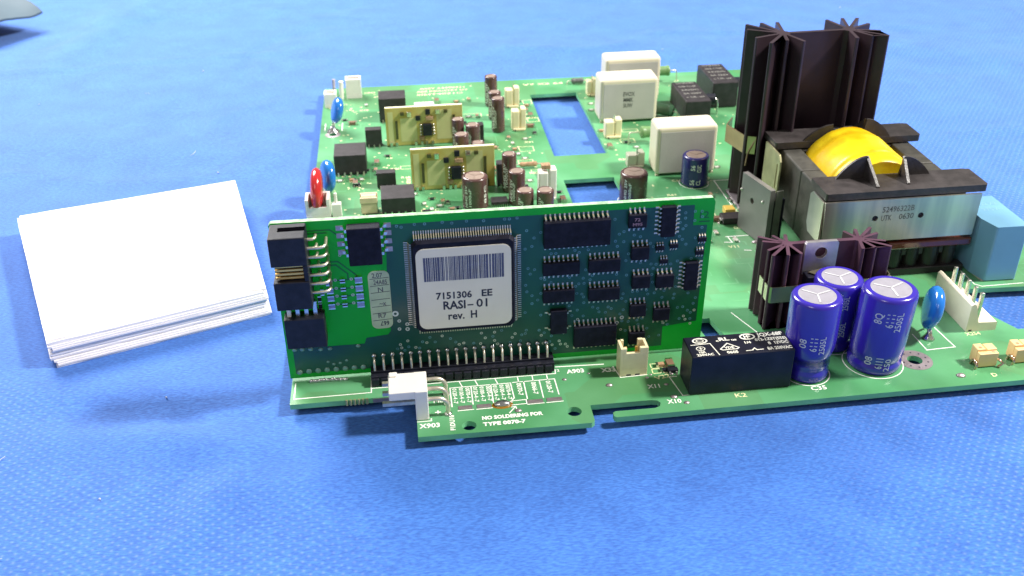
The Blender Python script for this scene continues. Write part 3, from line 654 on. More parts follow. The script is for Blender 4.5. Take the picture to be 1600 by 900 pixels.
disc('varistor', (3.0, 117.5, 9.0), 8.2, 4.6, redd, 'glossy red disc varistor beside the white connector behind the card', (0.06, 0.0, 0.02), ((1.6, 113.5), (2.2, 120)))
o = MB().lathe([(3.0, 0, 0), (2.6, 0.5, 0), (1.4, 1.3, 0), (0.9, 2.4, 0)], (5.6, 197.6, 0), 16).build('solder_cone', solder, board)
o = MB().lathe([(1.9, 0, 0), (1.5, 0.5, 0), (0.9, 1.6, 0), (0.5, 3.0, 0)], (184.8, 6.4, 0), 14).build('solder_cone', solder, board)

# white and cream connectors
def shroud(name, x0, x1, y0, y1, h, mat, label, pins, wall=0.9, cut=None, pinmat=tin, floor=2.0):
    mb = MB().box(x0, x1, y0, y1, 0, floor)
    mb.box(x0, x0+wall, y0, y1, floor, h).box(x1-wall, x1, y0, y1, floor, h).box(x0+wall, x1-wall, y1-wall, y1, floor, h)
    if cut: mb.box(x0+wall, x1-wall, y0, y0+wall, floor, h*cut)
    o = mb.build(name, mat, board, bevel=0.12, label=label)
    for px, py, pz in pins: MB().cyl((px, py, floor), (px, py, pz), 0.32, 8).build('pin', pinmat, o)
    return o
# X33
def x33():
    x0, x1, y0, y1 = 90.8, 98.6, -0.2, 4.6
    mb = MB().box(x0, x1, y0, y1, 0.0, 2.2)
    mb.box(x0, x0+0.8, y0, y1, 2.2, 9.2).box(x1-0.8, x1, y0, y1, 2.2, 9.2).box(x0+0.8, x1-0.8, y1-0.8, y1, 2.2, 5.0)
    mb.box(x0+0.8, x1-0.8, y0, y0+0.8, 2.2, 7.6).box(x0+0.8, x0+1.7, y0, y0+1.0, 7.6, 9.2).box(x1-2.4, x1-0.8, y0, y0+1.0, 7.6, 9.2)
    mb.box(x0+0.8, x0+1.6, y1-0.9, y1-0.001, 5.0, 9.4).box(x1-2.2, x1-0.8, y1-0.9, y1-0.001, 5.0, 9.4)
    o = mb.build('wire_connector', cream, board, bevel=0.1, label='cream two-pin connector marked X33 in front of the green card')
    for i in (0, 1): MB().box(92.4 + i*3.0, 93.0 + i*3.0, 1.9, 2.5, 2.2, 8.2).build('pin', gold, o)
    for i in (0, 1): MB().box(92.7 + i*2.5, 94.0 + i*2.5, y0-0.03, y0+0.4, 0.15, 0.6).build('slot_mark', ink, o)
x33()
# X903, angled connector hanging over the board edge
def x903():
    mb = MB().box(27.0, 36.9, -12.2, -3.4, 6.9, 9.4).box(33.7, 37.1, -12.4, -3.2, 0.02, 9.35).box(27.2, 29.4, -5.2, -3.3, 9.4, 9.9)
    o = mb.build('angled_connector', white, board, bevel=0.25, label='bright white three-pin angled connector marked X903 at the front edge')
    for y in (-1.7, -6.0, -10.6):
        MB().strip([(25.2, y, 5.0), (34.2, y, 5.0)], (0, 1, 0), 1.1, 1.0).build('pin', tinpin, o)
        arc = [(37.0, y, 5.4)] + [(39.6 + 2.6*math.sin(t), y, 2.8 + 2.6*math.cos(t)) for t in [PI/2*i/6 for i in range(7)]] + [(42.2, y, 0.0)]
        MB().tube(arc, 0.62, 10).build('pin', tinpin, o)
        MB().ball((42.2, y, 0.1), 1.1, 12, 6, sq=(1, 1, 0.7)).build('solder_joint', solder, o)
x903()
# strip of plated edge and a long solder joint under the card
mb = MB()
for i in range(6): mb.cyl((15.2 + i*1.1, -1.0, -1.5), (15.2 + i*1.1, -0.9, 0.12), 0.36, 8)
mb.build('castellated_pads', M('bright_pad', (0.42, 0.46, 0.24), 0.35, 0.5), board, label='row of small plated notches on the front board edge')
MB().box(22.3, 33.4, -1.0, -0.2, -1.4, -0.2).build('plated_edge', padmat, board)
mb = MB()
for i in range(9): mb.ball((5.6 + i*1.15, 8.9 + random.uniform(-.1, .2), 0.2), 0.75, 8, 5, sq=(1.3, 0.8, random.uniform(.7, 1.3)))
mb.build('solder_seam', solder, board, label='lumpy silver solder seam at the foot of the card')
# solder bridge
MB().ball((56.9, -8.4, 0.2), 2.0, 18, 8, sq=(1.15, 0.62, 0.5)).build('solder_bridge', solder, board, label='shiny solder bridge with brown flux among the printed type table')
MB().prism(circle(56.9, -8.6, 2.9, 22, 1.7), 0.0, 0.05).build('flux_stain', M('flux', (0.25, 0.12, 0.01), 0.2), board)
# five pin white connector
def five_pin():
    mb = MB().prism([(0, 0), (9.4, 0), (9.4, 2.8), (3.4, 3.0), (1.6, 9.0), (0.8, 9.6), (0, 9.0)], 8.0, 28.4, f=lambda a, b, c: (197.2 + a, c, b))
    o = mb.build('pin_connector', M('ivory_nylon', (0.80, 0.75, 0.60), 0.4, var=0.04, trans=0.12), board, bevel=0.2, label='ivory five-pin connector with an upright back wall near the right edge')
    for k, y in enumerate((25.3, 21.4, 17.4, 13.4, 9.8)): MB().box(200.3, 201.4, y-0.55, y+0.55, 2.9, 12.3).build('pin', tin, o, bevel=0.25)
    MB().box(198.0, 199.0, 7.96, 8.2, 0.2, 0.7).build('slot_mark', ink, o)
five_pin()
# orange terminals
def terminal(x, y, label):
    c = M('pale_orange_plastic', (0.75, 0.52, 0.24), 0.45, var=0.06, bump=0.1)
    mb = MB().box(x, x+5.6, y, y+1.6, 0.3, 4.6).box(x, x+2.4, y+1.6, y+4.6, 0.3, 5.2).box(x+2.9, x+5.8, y+1.6, y+4.6, 0.3, 5.0).box(x+2.4, x+2.9, y+1.6, y+4.2, 0.3, 4.2)
    o = mb.build('trimmer', c, board, bevel=0.15, label=label)
    for sx in (-0.6, 6.2):
        MB().tube([(x+sx, y-0.2, 0.1), (x+sx*1.15, y-0.6, 1.4), (x+sx, y+0.5, 2.2), (x+sx*0.9, y+2.0, 1.6), (x+sx*0.9, y+2.6, 0)], 0.4, 8).build('lead', M('copper_lead', (0.65, 0.45, 0.32), 0.25, 1.0), o)
    MB().cyl((x+1.2, y+2.6, 5.1), (x+1.2, y+2.6, 5.26), 0.5, 8).cyl((x+4.4, y+1.0, 4.5), (x+4.4, y+1.0, 4.66), 0.5, 8).build('screw_dot', tansmd, o)
terminal(191.0, -9.9, 'pale orange notched trimmer block at the front right edge')
terminal(202.4, -9.3, 'pale orange notched trimmer block cut by the right edge of the photo')
# rear left connectors
def cream_pair(x0, x1, y, h, label, mat=cream):
    w_ = x1 - x0; xm = (x0+x1)/2 + 0.06*w_
    mb = MB().box(x0, xm-0.25, y, y+4.6, 0, h-0.9).box(xm+0.25, x1, y+0.2, y+4.8, 0, h).box(x0+0.4, x1-0.4, y+0.7, y+4.2, 0, h*0.86)
    mb.box(x0+0.5, x1-0.5, y-0.9, y+0.1, 0, 1.2)
    o = mb.build('wire_connector', mat, board, bevel=0.45, seg=3, label=label)
    MB().box(xm-0.2, xm+0.35, y+1.4, y+1.9, h*0.6, h+1.6).build('pin', tin, o)
    MB().box(x0+1.0, x0+1.6, y-0.95, y-0.5, 0.2, 0.9).build('slot_mark', ink, o)
cream_pair(84.1, 90.6, 215.3, 9.2, 'cream two-pin connector left of the long cut-out, the rear one')
cream_pair(83.6, 89.8, 186.5, 9.8, 'cream two-pin connector left of the long cut-out, the front one')
cream_pair(85.0, 91.8, 115.5, 12.0, 'cream connector with a tan cap left of the smaller cut-out', white)
cream_pair(124.2, 128.4, 225, 8.0, 'small cream connector behind the middle film capacitor')
cream_pair(122.0, 129.2, 171.8, 8.2, 'cream two-pin connector in front of the middle film capacitor')
cream_pair(124.6, 131.6, 139.9, 6.2, 'pale two-pin connector beside the nearest film capacitor', M('milky_nylon', (0.62, 0.62, 0.50), 0.4, trans=0.2))
MB().box(86.2, 89.6, 116.6, 119.6, 12.0, 13.6).build('connector_cap', tansmd, board, bevel=0.2)
o = shroud('wire_connector', 10.8, 18.0, 238.6, 244.4, 9.3, white, 'white shrouded connector at the rear left corner of the board', [(13, 241, 8), (15.6, 241, 8)], cut=1.0)
o = shroud('wire_connector', 1.0, 6.6, 227.4, 233.6, 6.6, white, 'white shrouded connector on the left edge beside the rear blue disc', [(3, 230, 6), (4.8, 230, 6)], cut=1.0)
o = MB().cyl((8.4, 239.5, 0), (8.8, 239.5, 8.4), 1.1, 14).build('standoff_post', white, board, bevel=0.3, label='slim white plastic post at the rear left corner')
o = MB().cyl((4.7, 243.6, 0), (5.2, 243.6, 8.2), 0.8, 12).build('standoff_post', M('greyish_nylon', (0.42, 0.38, 0.44), 0.4), board, label='slim greyish post at the rear left corner')
o = shroud('wire_connector', -1.2, 7.6, 110.6, 118.0, 8.0, white, 'white shrouded connector under the red disc at the left edge', [(1.5, 114, 7), (5, 114, 7)], cut=0.62, wall=1.2)
o = MB().box(8.2, 11.6, 111.0, 113.6, 0, 5.6).cyl((9.8, 112.6, 5.6), (9.8, 112.6, 9.4), 0.55, 10).build('standoff_post', white, board, bevel=0.2, label='small white block with a peg beside the red disc')
# beige coil
o = MB().box(18.6, 24.6, 112.5, 117.2, 0.3, 4.4).box(18.4, 24.8, 112.3, 113.2, 4.4, 6.8).box(18.4, 24.8, 116.4, 117.4, 4.4, 6.8).cyl((18.9, 114.8, 5.6), (24.3, 114.8, 5.6), 1.5, 14).build('surface_mount_coil', M('pale_coil', (0.66, 0.52, 0.36), 0.45, var=0.15), board, bevel=0.3, label='pale beige surface mount coil left of the large black box behind the card')
o = MB().box(42, 51, 206, 214, 0.3, 5.5).build('terminal_block', white, board, bevel=0.3, label='bright white block behind the top edge of the rear beige module')
MB().box(50.5, 56, 208, 211, 0.2, 2.5).build('surface_mount_fuse', cream, board, bevel=0.2, label='long cream fuse behind the rear beige module')
MB().box(150.2, 154.0, 92.4, 96.4, 0.2, 2.6).build('tantalum_capacitor', yellsmd, board, bevel=0.25, label='small yellow block capacitor above the black surface mount diode')

# small chip parts scattered between the bigger ones
def smd_set():
    def proto(name, body, w_, l_, h_):
        mb = MB().box(-l_/2, l_/2, -w_/2, w_/2, 0.05, h_, 0)
        for sg in (-1, 1): mb.box(sg*l_/2 - 0.32, sg*l_/2 + 0.32, -w_/2 - 0.04, w_/2 + 0.04, 0.03, h_ + 0.04, 1)
        me = mb; return me
    r = random.Random(11); kinds = [('chip_capacitor', tansmd, 1.4, 2.4, 0.9), ('chip_resistor', black, 1.3, 2.2, 0.6), ('chip_capacitor', M('brown_chip', (0.20, 0.12, 0.08), 0.4), 2.0, 3.4, 1.3), ('chip_resistor', M('white_chip', (0.55, 0.55, 0.5), 0.4), 1.3, 2.2, 0.6)]
    cache = {}
    spots = [(44.5 + i*3.1, 113 + (i % 3)*2.6) for i in range(4)] + [(42, 118), (45, 122), (49, 119), (38.5, 127), (34, 127), (52, 112)] + \
            [(20.5, 152.5), (24, 152), (24.5, 159), (29, 166), (16, 140), (14.6, 143.5), (18.4, 143.6), (10, 143.5), (12, 171), (30, 196), (40, 204)] + \
            [(72, 141), (70, 206), (66, 206), (74, 168), (73, 171), (81, 178), (82, 172), (88, 176), (93, 182), (92, 190), (94, 203), (93, 210), (94, 216), (91, 222), (82, 165), (83, 160), (80, 157), (85, 155)] + \
            [(82, 128), (84, 133), (93, 128), (93.5, 121), (94, 114), (93.5, 108), (93, 102), (88, 105), (70, 104), (66, 101), (71, 99), (91, 98)] + \
            [(122, 180), (128, 183), (130, 166), (122, 162), (133, 160), (124, 214), (122.5, 206), (150, 150), (158, 150), (160, 142), (152, 122), (160, 135), (126, 100), (131, 98), (136, 92), (140, 86), (134, 80), (143, 80), (138, 74), (139, 90.5), (144, 95.5), (146, 90), (131, 86), (150, 110), (148, 74)] + \
            [(104, 1.0), (103.5, 3.4), (106, 3.2), (10.5, 210), (14, 205), (20, 228), (28, 226), (36, 236), (53, 228), (62, 226), (68, 228)]
    for i, (x, y) in enumerate(spots):
        k = r.randrange(4); rot = r.choice((0, 1))
        nm, mt, w_, l_, h_ = kinds[k]
        if (k, rot) not in cache:
            mb = proto(nm, mt, w_, l_, h_)
            if rot: mb.v = [Vector((-v.y, v.x, v.z)) for v in mb.v]
            o = mb.build(nm, [mt, tin], board, origin=(0, 0, 0)); cache[(k, rot)] = o
            o.location = (Vector((x, y, 0)) - ORG[board.name])*S; ORG[o.name] = Vector((x, y, 0))
        else: again(cache[(k, rot)], board, (x, y, 0))
smd_set()
def sot(x, y):
    o = MB().box(x-1.5, x+1.5, y-0.8, y+0.8, 0.15, 1.1).build('small_transistor', black, board, bevel=0.1)
    mb = MB()
    for dx, dy in ((-0.95, -1), (0.95, -1), (0, 1)): mb.strip([(x+dx, y+dy*0.8, 0.6), (x+dx, y+dy*1.1, 0.5), (x+dx, y+dy*1.3, 0.1), (x+dx, y+dy*1.8, 0.08)], (1, 0, 0), 0.45, 0.15)
    mb.build('pins', tin, o, kind='stuff')
for p in ((25.6, 148), (42.3, 110.8), (44.6, 107.8), (16.5, 138.6), (106, 0.2), (125, 62), (134, 104), (63, 198)): sot(*p)
lnmb = MB()
for x in (101.6, 104.0): lines(poly([(x-1.2, 0), (x+2.0, 0), (x+2.2, 2.0), (x-1.1, 2.0)], True), 0.24, lnmb)
lines(poly([(100.6, 2.4), (106.8, 2.4), (106.8, 4.6), (100.6, 4.6)], True), 0.24, lnmb)
for x, y, w_, l_ in ((86, 140, 5, 4), (84, 163, 6, 5), (92, 196, 5, 5), (93, 219, 4, 5), (128, 166, 6, 4), (92.5, 105, 3.4, 4), (82, 150, 6, 4), (131, 178, 7, 3), (141, 90, 6, 6), (133, 90, 6, 8), (20, 110.4, 6, 3), (34, 152, 6, 3), (63, 206, 9, 4), (36, 218, 5, 3)):
    lines(poly([(x, y), (x+w_, y), (x+w_, y+l_), (x, y+l_)], True), 0.3, lnmb)
lnmb.build('component_outlines', silky, board, kind='stuff')

# ---- relay K2
def relay_k2():
    x0, x1, y0, y1, h = 107.5, 135.9, -11.4, -1.6, 12.5
    o = MB().box(x0, x1, y0, y1, 0.25, h).build('relay', relayblk, board, bevel=0.3, seg=3, label='glossy black relay with white printing on top, in front of the small heat sink')
    mb = MB(); F = lambda x, y: (x, y, h + 0.04)
    def ell(cx, cy, rx, ry, wd=0.22): lines(poly(circle(cx, cy, rx, 24, ry), True), wd, mb, f=F)
    ell(111.6, -3.9, 1.9, 1.15, 0.4); ell(111.6, -3.9, 1.0, 0.55)
    ell(125.0, -3.6, 1.95, 1.25, 0.42)
    lines([((124.2, -4.3), (124.2, -2.9)), ((125.0, -4.3), (125.0, -2.9)), ((124.2, -3.6), (125.0, -3.6)), ((125.0, -2.9), (125.8, -2.9)), ((125.0, -3.6), (125.7, -3.6))], 0.3, mb, f=F)
    ell(110.8, -7.6, 1.15, 0.9)
    lines([((110.4, -7.6), (111.2, -7.6)), ((110.8, -8.1), (110.8, -7.1))], 0.22, mb, f=F)
    lines(poly([(108.7, -5.7), (114.0, -5.5), (115.0, -11.0)]), 0.28, mb, f=F)
    lines(poly([(116.0, -8.6), (118.6, -6.0), (121.2, -8.4), (120.6, -8.9), (116.6, -9.0)], True), 0.32, mb, f=F)
    lines(poly([(122.7, -10.2), (124.4, -10.1), (125.2, -9.2), (125.6, -10.1), (127.4, -10.0)]), 0.3, mb, f=F)
    mb.build('printed_marks', relprint, o)
    def T(s, x, y, hh, wd): txt(s, (x, y, h), hh, o, relprint, width=wd, lift=0.04, bold=0.035)
    T('c', 115.9, -4.9, 0.9, 0.8); T('RL', 116.9, -4.6, 1.5, 2.9); T('us', 120.2, -4.9, 0.9, 1.5)
    T('10A', 109.9, -9.7, 0.9, 1.9); T('250VAC', 109.0, -11.0, 1.0, 4.6); T('VDE', 117.2, -8.5, 1.0, 2.7); T('0605', 117.3, -10.8, 1.1, 3.1)
    T('JQX-68F', 127.8, -3.9, 1.6, 7.2); T('012-1ZST(555)', 126.6, -6.0, 1.2, 8.8); T('8', 129.6, -8.0, 1.2, 0.8); T('12VDC', 131.4, -7.9, 1.2, 3.8); T('8A 250VAC', 128.6, -10.5, 1.3, 6.8); T('1/4', 123.4, -6.8, 1.0, 1.8)
relay_k2()

# ---- star-finned heat sinks
def star_sink(hubL, tipsL, hubR, tipsR, H, mat, label, t=0.55, rin=1.7, z0=0.4):
    def fins(hub, tips, start):
        hub = Vector(hub); a = []
        for p in tips:
            d = Vector(p) - hub; ang = (math.atan2(d.y, d.x) - start) % (2*PI); a.append((ang, d.length, d.normalized()))
        a.sort(key=lambda q: q[0]); out = []
        for ang, L_, d in a:
            n = Vector((-d.y, d.x)); out += [hub + d*rin - n*t, hub + d*(L_-0.25) - n*t, hub + d*L_ - n*(t-0.25), hub + d*L_ + n*(t-0.25), hub + d*(L_-0.25) + n*t, hub + d*rin + n*t]
        return out
    L_ = fins(hubL, tipsL, 0.05); R_ = fins(hubR, tipsR, PI + 0.05)
    hl = Vector(hubL); hr = Vector(hubR); w_ = 0.8
    out = L_ + [hl + Vector((rin, -w_)), hr + Vector((-rin, -w_))] + R_ + [hr + Vector((-rin, w_)), hl + Vector((rin, w_))]
    return MB().prism([tuple(p) for p in out], z0, H).build('heat_sink', mat, board, origin=((hl.x+hr.x)/2, hl.y, 0), label=label)
hs = star_sink((168.0, 103.6), [(158.6, 115.6), (164.4, 116.6), (170.4, 116.6), (157.0, 109.6), (156.8, 99.6), (159.8, 93.0), (166.2, 95.0), (171.6, 93.2)],
               (191.8, 104.4), [(188.6, 116.8), (195.0, 117.8), (200.4, 117.2), (201.6, 110), (201.8, 101.0), (202.0, 95.0), (196.8, 95.6), (190.4, 94.0)], 63.5, blackal,
               'tall black star-finned heat sink behind the transformer', 0.6, 2.2)
def tall_clip():
    mb = MB().strip([(158.4, 118.6, 24.5), (154.2, 112.0, 24.5), (157.2, 100.2, 24.5), (160.4, 97.4, 25.0)], (0, 0, 1), 6.6, 0.4)
    mb.strip([(160.4, 97.5, 27.4), (158.2, 98.4, 22.0), (157.8, 98.4, 17.0)], (0.9, 0.4, 0), 0.5, 0.4)
    mb.build('spring_clip', tanstrap, hs, label='tan steel spring clip gripping the left fins of the tall heat sink')
    for i in range(3): MB().cyl((155.9 + i*0.6, 105 - i*4, -0.2), (155.9 + i*0.6, 105 - i*4, 0.9), 1.1, 10).build('mounting_peg', tin, hs)
tall_clip()
o = MB().box(156.4, 160.4, 96, 112, 0.02, 1.4).build('mounting_base', M('grey_foot', (0.25, 0.22, 0.24), 0.4, 0.5), hs, bevel=0.2)
hs2 = star_sink((144.9, 24.1), [(137.8, 29.4), (138.1, 26.3), (142.3, 29.4), (146.3, 29.6), (137.9, 20.6), (138.2, 17.3), (142.7, 17.0), (146.8, 17.3)],
                (166.8, 23.9), [(164.2, 29.2), (168.2, 30.0), (173.2, 30.4), (173.8, 26.7), (174.0, 21.6), (174.2, 18.0), (169.4, 17.8), (165.4, 17.6)], 25.4, purpal,
                'short violet star-finned heat sink behind the three blue capacitors', 0.5, 1.5)
def small_clip():
    MB().strip([(138.2, 24.5, 12.4), (138.3, 17.8, 12.4), (139.0, 16.5, 12.5), (156, 16.2, 12.9), (173.8, 16.4, 13.6), (175.0, 17.6, 13.7), (175.4, 23.0, 13.8)], (0, 0, 1), 5.2, 0.35).build('spring_clip', springm, hs2, label='bent silver clip wrapped round the front of the violet heat sink')
    t = MB().prism([(149.2, 16.5), (159.2, 16.5), (159.2, 26.4), (158.9, 26.4), (158.9, 26.9), (149.5, 26.9), (149.5, 26.4), (149.2, 26.4)], 20.6, 21.9, [circle(154.2, 23.3, 1.85, 22)], f=lambda a, b, c: (a, 42.5 - c, b))
    o = t.build('transistor_tab', tabm, hs2, bevel=0.15, label='silver transistor tab with a round hole on the violet heat sink')
    MB().box(149.4, 159.0, 16.6, 20.4, 6.5, 17.6).build('transistor_body', blackchip, hs2, bevel=0.3)
    MB().strip([(152.0, 19.5, 16.0), (153.0, 19.0, 18.6), (154.5, 17.6, 18.4), (156.5, 16.6, 16.0)], (1, 0, 0.2), 5.0, 0.3).build('clip_tongue', springm, hs2)
    mb = MB()
    for i in range(3): mb.box(151.3 + i*2.54, 152.0 + i*2.54, 18.3, 18.8, -0.2, 6.6)
    mb.build('transistor_legs', tinpin, hs2)
small_clip()
# ---- standing metal plate with transistor
def plate():
    A = Vector((151.9, 84.0)); B = Vector((156.0, 67.6)); d = (B-A).normalized(); n = Vector((-d.y, d.x)); Lg = (B-A).length
    f = lambda a, b, c: (A.x + d.x*a + n.x*c, A.y + d.y*a + n.y*c, b)
    o = MB().prism([(0, 0.3), (Lg, 0.3), (Lg, 21.4), (0, 18.8)][0:4], 0, 1.9, [circle(Lg*0.42, 13.2, 1.1, 16)], f=f)
    o.v = [Vector((v.x, v.y, v.z if v.z < 18 else 21.2)) for v in o.v]
    o = o.build('metal_plate', M('grey_aluminium', (0.22, 0.21, 0.21), 0.45, 0.6, var=0.1, vs=60), board, bevel=0.15, label='grey aluminium plate standing upright left of the transformer')
    p = MB(); p.prism([(Lg - 0.1, 0.4), (Lg + 0.2, 0.4), (Lg + 0.2, 20.6), (Lg - 0.1, 20.6)], 2.4, 5.0, f=f).build('mica_strip', M('mica_grey', (0.22, 0.22, 0.20), 0.3, 0.6), o)
    q = MB(); q.prism([(Lg - 9, 1), (Lg - 0.3, 1), (Lg - 0.3, 17), (Lg - 9, 17)], 2.2, 6.4, f=f).build('transistor_body', blackchip, o, bevel=0.3)
    for a, b in ((0.6, 15), (Lg*0.78, 15.5)):
        c = f(a, b, -0.15); MB().ball(c, 0.5, 8, 5).build('rivet', tin, o)
plate()
# ---- transformer
def transformer():
    T_ = thing('transformer', (188, 67, 0), 'large ferrite transformer with a yellow taped winding and silver clamp plate', parent=board)
    # ferrite core halves
    for y0, y1 in ((45, 66.6), (66.9, 92)):
        mb = MB().box(165.2, 172.0, y0, y1, 6, 28.4).box(204.4, 211.2, y0, y1, 6, 28.4)
        yb = (y0, y0+8) if y0 < 50 else (y1-8, y1)
        mb.box(172.0, 204.4, yb[0], yb[1], 6, 28.2)
        mb.build('core_half', ferrite, T_, bevel=0.5)
    # bobbin flanges: the two bars with their upright ears
    def bar(y0, y1, xa, xb, zt):
        b = MB().prism([(xa+0.4, y0), (xb-0.6, y0), (xb, y0+0.8), (xb, y1-0.6), (xb-2.4, y1), (xa, y1), (xa, y0+0.6)], zt-2.3, zt)
        return b.build('bobbin_bar', bobbin, T_, bevel=0.35)
    bar(42.2, 55.0, 163.6, 216.2, 31.2); bar(84.0, 95.6, 162.4, 214.6, 31.2)
    def ear(x0, x1, y, xp, zp, flip, yr):
        # quarter-round cheek with a rib running to the bar's outer side
        pts = []; n = 8
        for i in range(n+1):
            t = i/n; x = x0 + (xp-x0)*t; z = 31.0 + (zp-31.0)*math.sin(t*PI/2)**0.85; pts.append((x, z))
        poly_ = pts + [(x1, 31.0)] if x0 < xp else pts + [(x1, 31.0)]
        if x0 > xp: poly_ = poly_[::-1]
        MB().prism(poly_, y, y + 0.9, f=lambda a, b, c: (a, c, b)).build('bobbin_ear', bobbin, T_, bevel=0.2, seg=1)
        a = Vector((xp, y + 0.4, zp)); b = Vector((x1, yr, 31.1))
        MB().add([(xp-0.5, y+0.9, 31), (xp+0.6, y+0.9, 31), (x1+0.6, yr, 31), (x1-0.5, yr, 31), (xp-0.5, y+0.9, zp), (xp+0.6, y+0.9, zp), (x1+0.6, yr, 31.6), (x1-0.5, yr, 31.6)],
                 [(0, 1, 2, 3), (4, 7, 6, 5), (0, 4, 5, 1), (2, 6, 7, 3), (1, 5, 6, 2), (0, 3, 7, 4)]).build('bobbin_rib', bobbin, T_, bevel=0.1, seg=1)
    ear(170.5, 181.0, 52.6, 180.2, 38.4, False, 44.6); ear(202.0, 191.5, 52.6, 192.6, 37.6, True, 45.8)
    ear(172.0, 183.5, 84.2, 182.0, 36.6, False, 93.0); ear(203.5, 193.0, 84.2, 194.0, 38.0, True, 93.0)
    # winding: tape wrapped, rising to a dome, flatter shoulder at the right
    cx, cz, r = 187.0, 20.0, 16.0; n = 64; mb = MB()
    ys = [54.6, 55.6, 57.5, 59.5, 60.9, 61.1, 63, 65, 67, 69, 71, 73, 75, 76.9, 77.1, 79, 81, 83.0, 83.6]; sc = [0.93, 0.975, 0.99, 0.995, 0.997] + [1.0]*8 + [1.0, 0.998, 0.997, 0.99, 0.975, 0.93]
    vs = []
    for y, k in zip(ys, sc):
        for i in range(n):
            t = 2*PI*i/n; rr = r*k*(1 + 0.018*noise.noise(Vector((math.cos(t)*3, math.sin(t)*3, y/7))) + 0.009*noise.noise(Vector((t*11, y/9, 2.0))) + (0.012 if 61 < y < 77 else 0))
            x = cx + rr*math.cos(t); z = cz + rr*1.03*math.sin(t)
            if 0.05 < t < 1.25: x += 1.1*math.sin((t-.05)/1.2*PI); z -= 1.2*math.sin((t-.05)/1.2*PI)
            vs.append((x, y, z))
    m_ = len(ys); fs = [(j*n+(i+1) % n, j*n+i, (j+1)*n+i, (j+1)*n+(i+1) % n) for j in range(m_-1) for i in range(n)]
    mb.add(vs, fs, 0, True); mb.add(vs, [list(range(n)), [(m_-1)*n+i for i in range(n)][::-1]])
    tape = M('yellow_tape', (0.66, 0.34, 0.003), 0.34, vs=75, col2=(0.86, 0.66, 0.015), bump=0.9, bs=170, coat=0.08, spec=0.3)
    mb.build('taped_winding', tape, T_)
    # loose tape end on the right shoulder
    mb = MB()
    for k in range(3): mb.hexa([(196, 56.0 + 0.1*k, 28.8 + k*0.9), (203.6, 56.4, 27.6 + k*0.9), (203.6, 62, 28.6 + k*0.9), (196, 62, 30.0 + k*0.9)], [(196, 56.0 + 0.1*k, 29.3 + k*0.9), (203.6, 56.4, 28.1 + k*0.9), (203.6, 62, 29.1 + k*0.9), (196, 62, 30.5 + k*0.9)])
    mb.build('tape_end', M('amber_tape', (0.62, 0.30, 0.01), 0.25, bump=0.3), T_)
    mb = MB()
    for y in (84.0, 55.2): MB().cyl((cx, y-0.3, 17), (cx, y+1.0, 17), 11.0, 40).build('bobbin_flange', bobbin, T_)
    # clamp plates
    steel = M('reflection_streaked_steel', (0.26, 0.27, 0.32), 0.34, 0.92, vs=28, col2=(0.80, 0.74, 0.58), bump=0.1, bs=160)  # vertical reflection streaks are painted into the steel's colour
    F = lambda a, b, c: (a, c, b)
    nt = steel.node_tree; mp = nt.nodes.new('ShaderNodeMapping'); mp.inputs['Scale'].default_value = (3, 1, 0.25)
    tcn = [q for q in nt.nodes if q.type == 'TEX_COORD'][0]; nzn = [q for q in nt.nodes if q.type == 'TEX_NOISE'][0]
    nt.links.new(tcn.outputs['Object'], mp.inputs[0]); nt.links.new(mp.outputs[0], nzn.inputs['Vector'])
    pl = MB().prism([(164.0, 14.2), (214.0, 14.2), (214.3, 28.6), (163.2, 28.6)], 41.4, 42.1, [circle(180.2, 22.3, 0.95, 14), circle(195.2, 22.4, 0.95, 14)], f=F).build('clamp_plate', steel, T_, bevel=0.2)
    MB().box(179.0, 181.6, 42.2, 42.6, 21, 23.6).box(194.0, 196.4, 42.2, 42.6, 21, 23.6).build('plate_hole', ink, T_)
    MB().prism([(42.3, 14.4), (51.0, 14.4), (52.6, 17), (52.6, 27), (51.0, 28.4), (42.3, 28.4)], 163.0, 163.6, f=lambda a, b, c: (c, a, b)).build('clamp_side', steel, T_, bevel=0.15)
    MB().prism([(76, 13.8), (88, 13.4), (90.5, 15), (90.5, 29.4), (77.5, 29.6), (76, 27.6)], 161.4, 162.0, [[(77.6, 17), (78.6, 17), (78.6, 26), (77.6, 26)]], f=lambda a, b, c: (c, a, b)).build('clamp_side', M('brass_tinted_steel', (0.60, 0.58, 0.34), 0.35, 0.8), T_, bevel=0.15)
    txt('52496322B', (182.2, 41.4, 24.2), 1.9, T_, inkgrey, (1, 0, 0.02), (0, 0, 1), 10.4, bold=0.01)
    txt('UTK', (182.2, 41.4, 21.3), 1.9, T_, inkgrey, (1, 0, 0.02), (0, 0, 1), 3.4, bold=0.01); txt('0630', (188.0, 41.4, 21.5), 1.9, T_, inkgrey, (1, 0, 0.02), (0, 0, 1), 4.8, bold=0.01)
    # varnished base and pins
    MB().box(166, 214.8, 41.6, 93, 10.2, 13.0).build('bobbin_base', varnish, T_, bevel=0.6)
    MB().box(170, 212, 46, 90, 1.0, 10.2).build('winding_base', M('dark_winding', (0.015, 0.012, 0.012), 0.4, bump=0.5, bs=300), T_, bevel=0.5)
    mb = MB()
    for i in range(7): mb.cyl((172 + i*6.3, 46.2, 0.1), (172 + i*6.3, 46.2, 10.2), 2.6 + 0.5*(i % 2), 12)
    mb.build('wire_bundle', M('dark_winding', (0.015, 0.012, 0.012), 0.4, bump=0.5, bs=300), T_, kind='stuff')
    MB().box(167, 214.6, 42.6, 46.6, 0.1, 2.6).build('base_strip', M('dark_base', (0.02, 0.017, 0.018), 0.35), T_, bevel=0.3)
transformer()
o = MB().prism([(183.6, 40.6), (190.6, 40.4), (189, 43)], 0.05, 0.6).build('insulation_scrap', M('clear_tape_scrap', (0.6, 0.65, 0.6), 0.2), board)

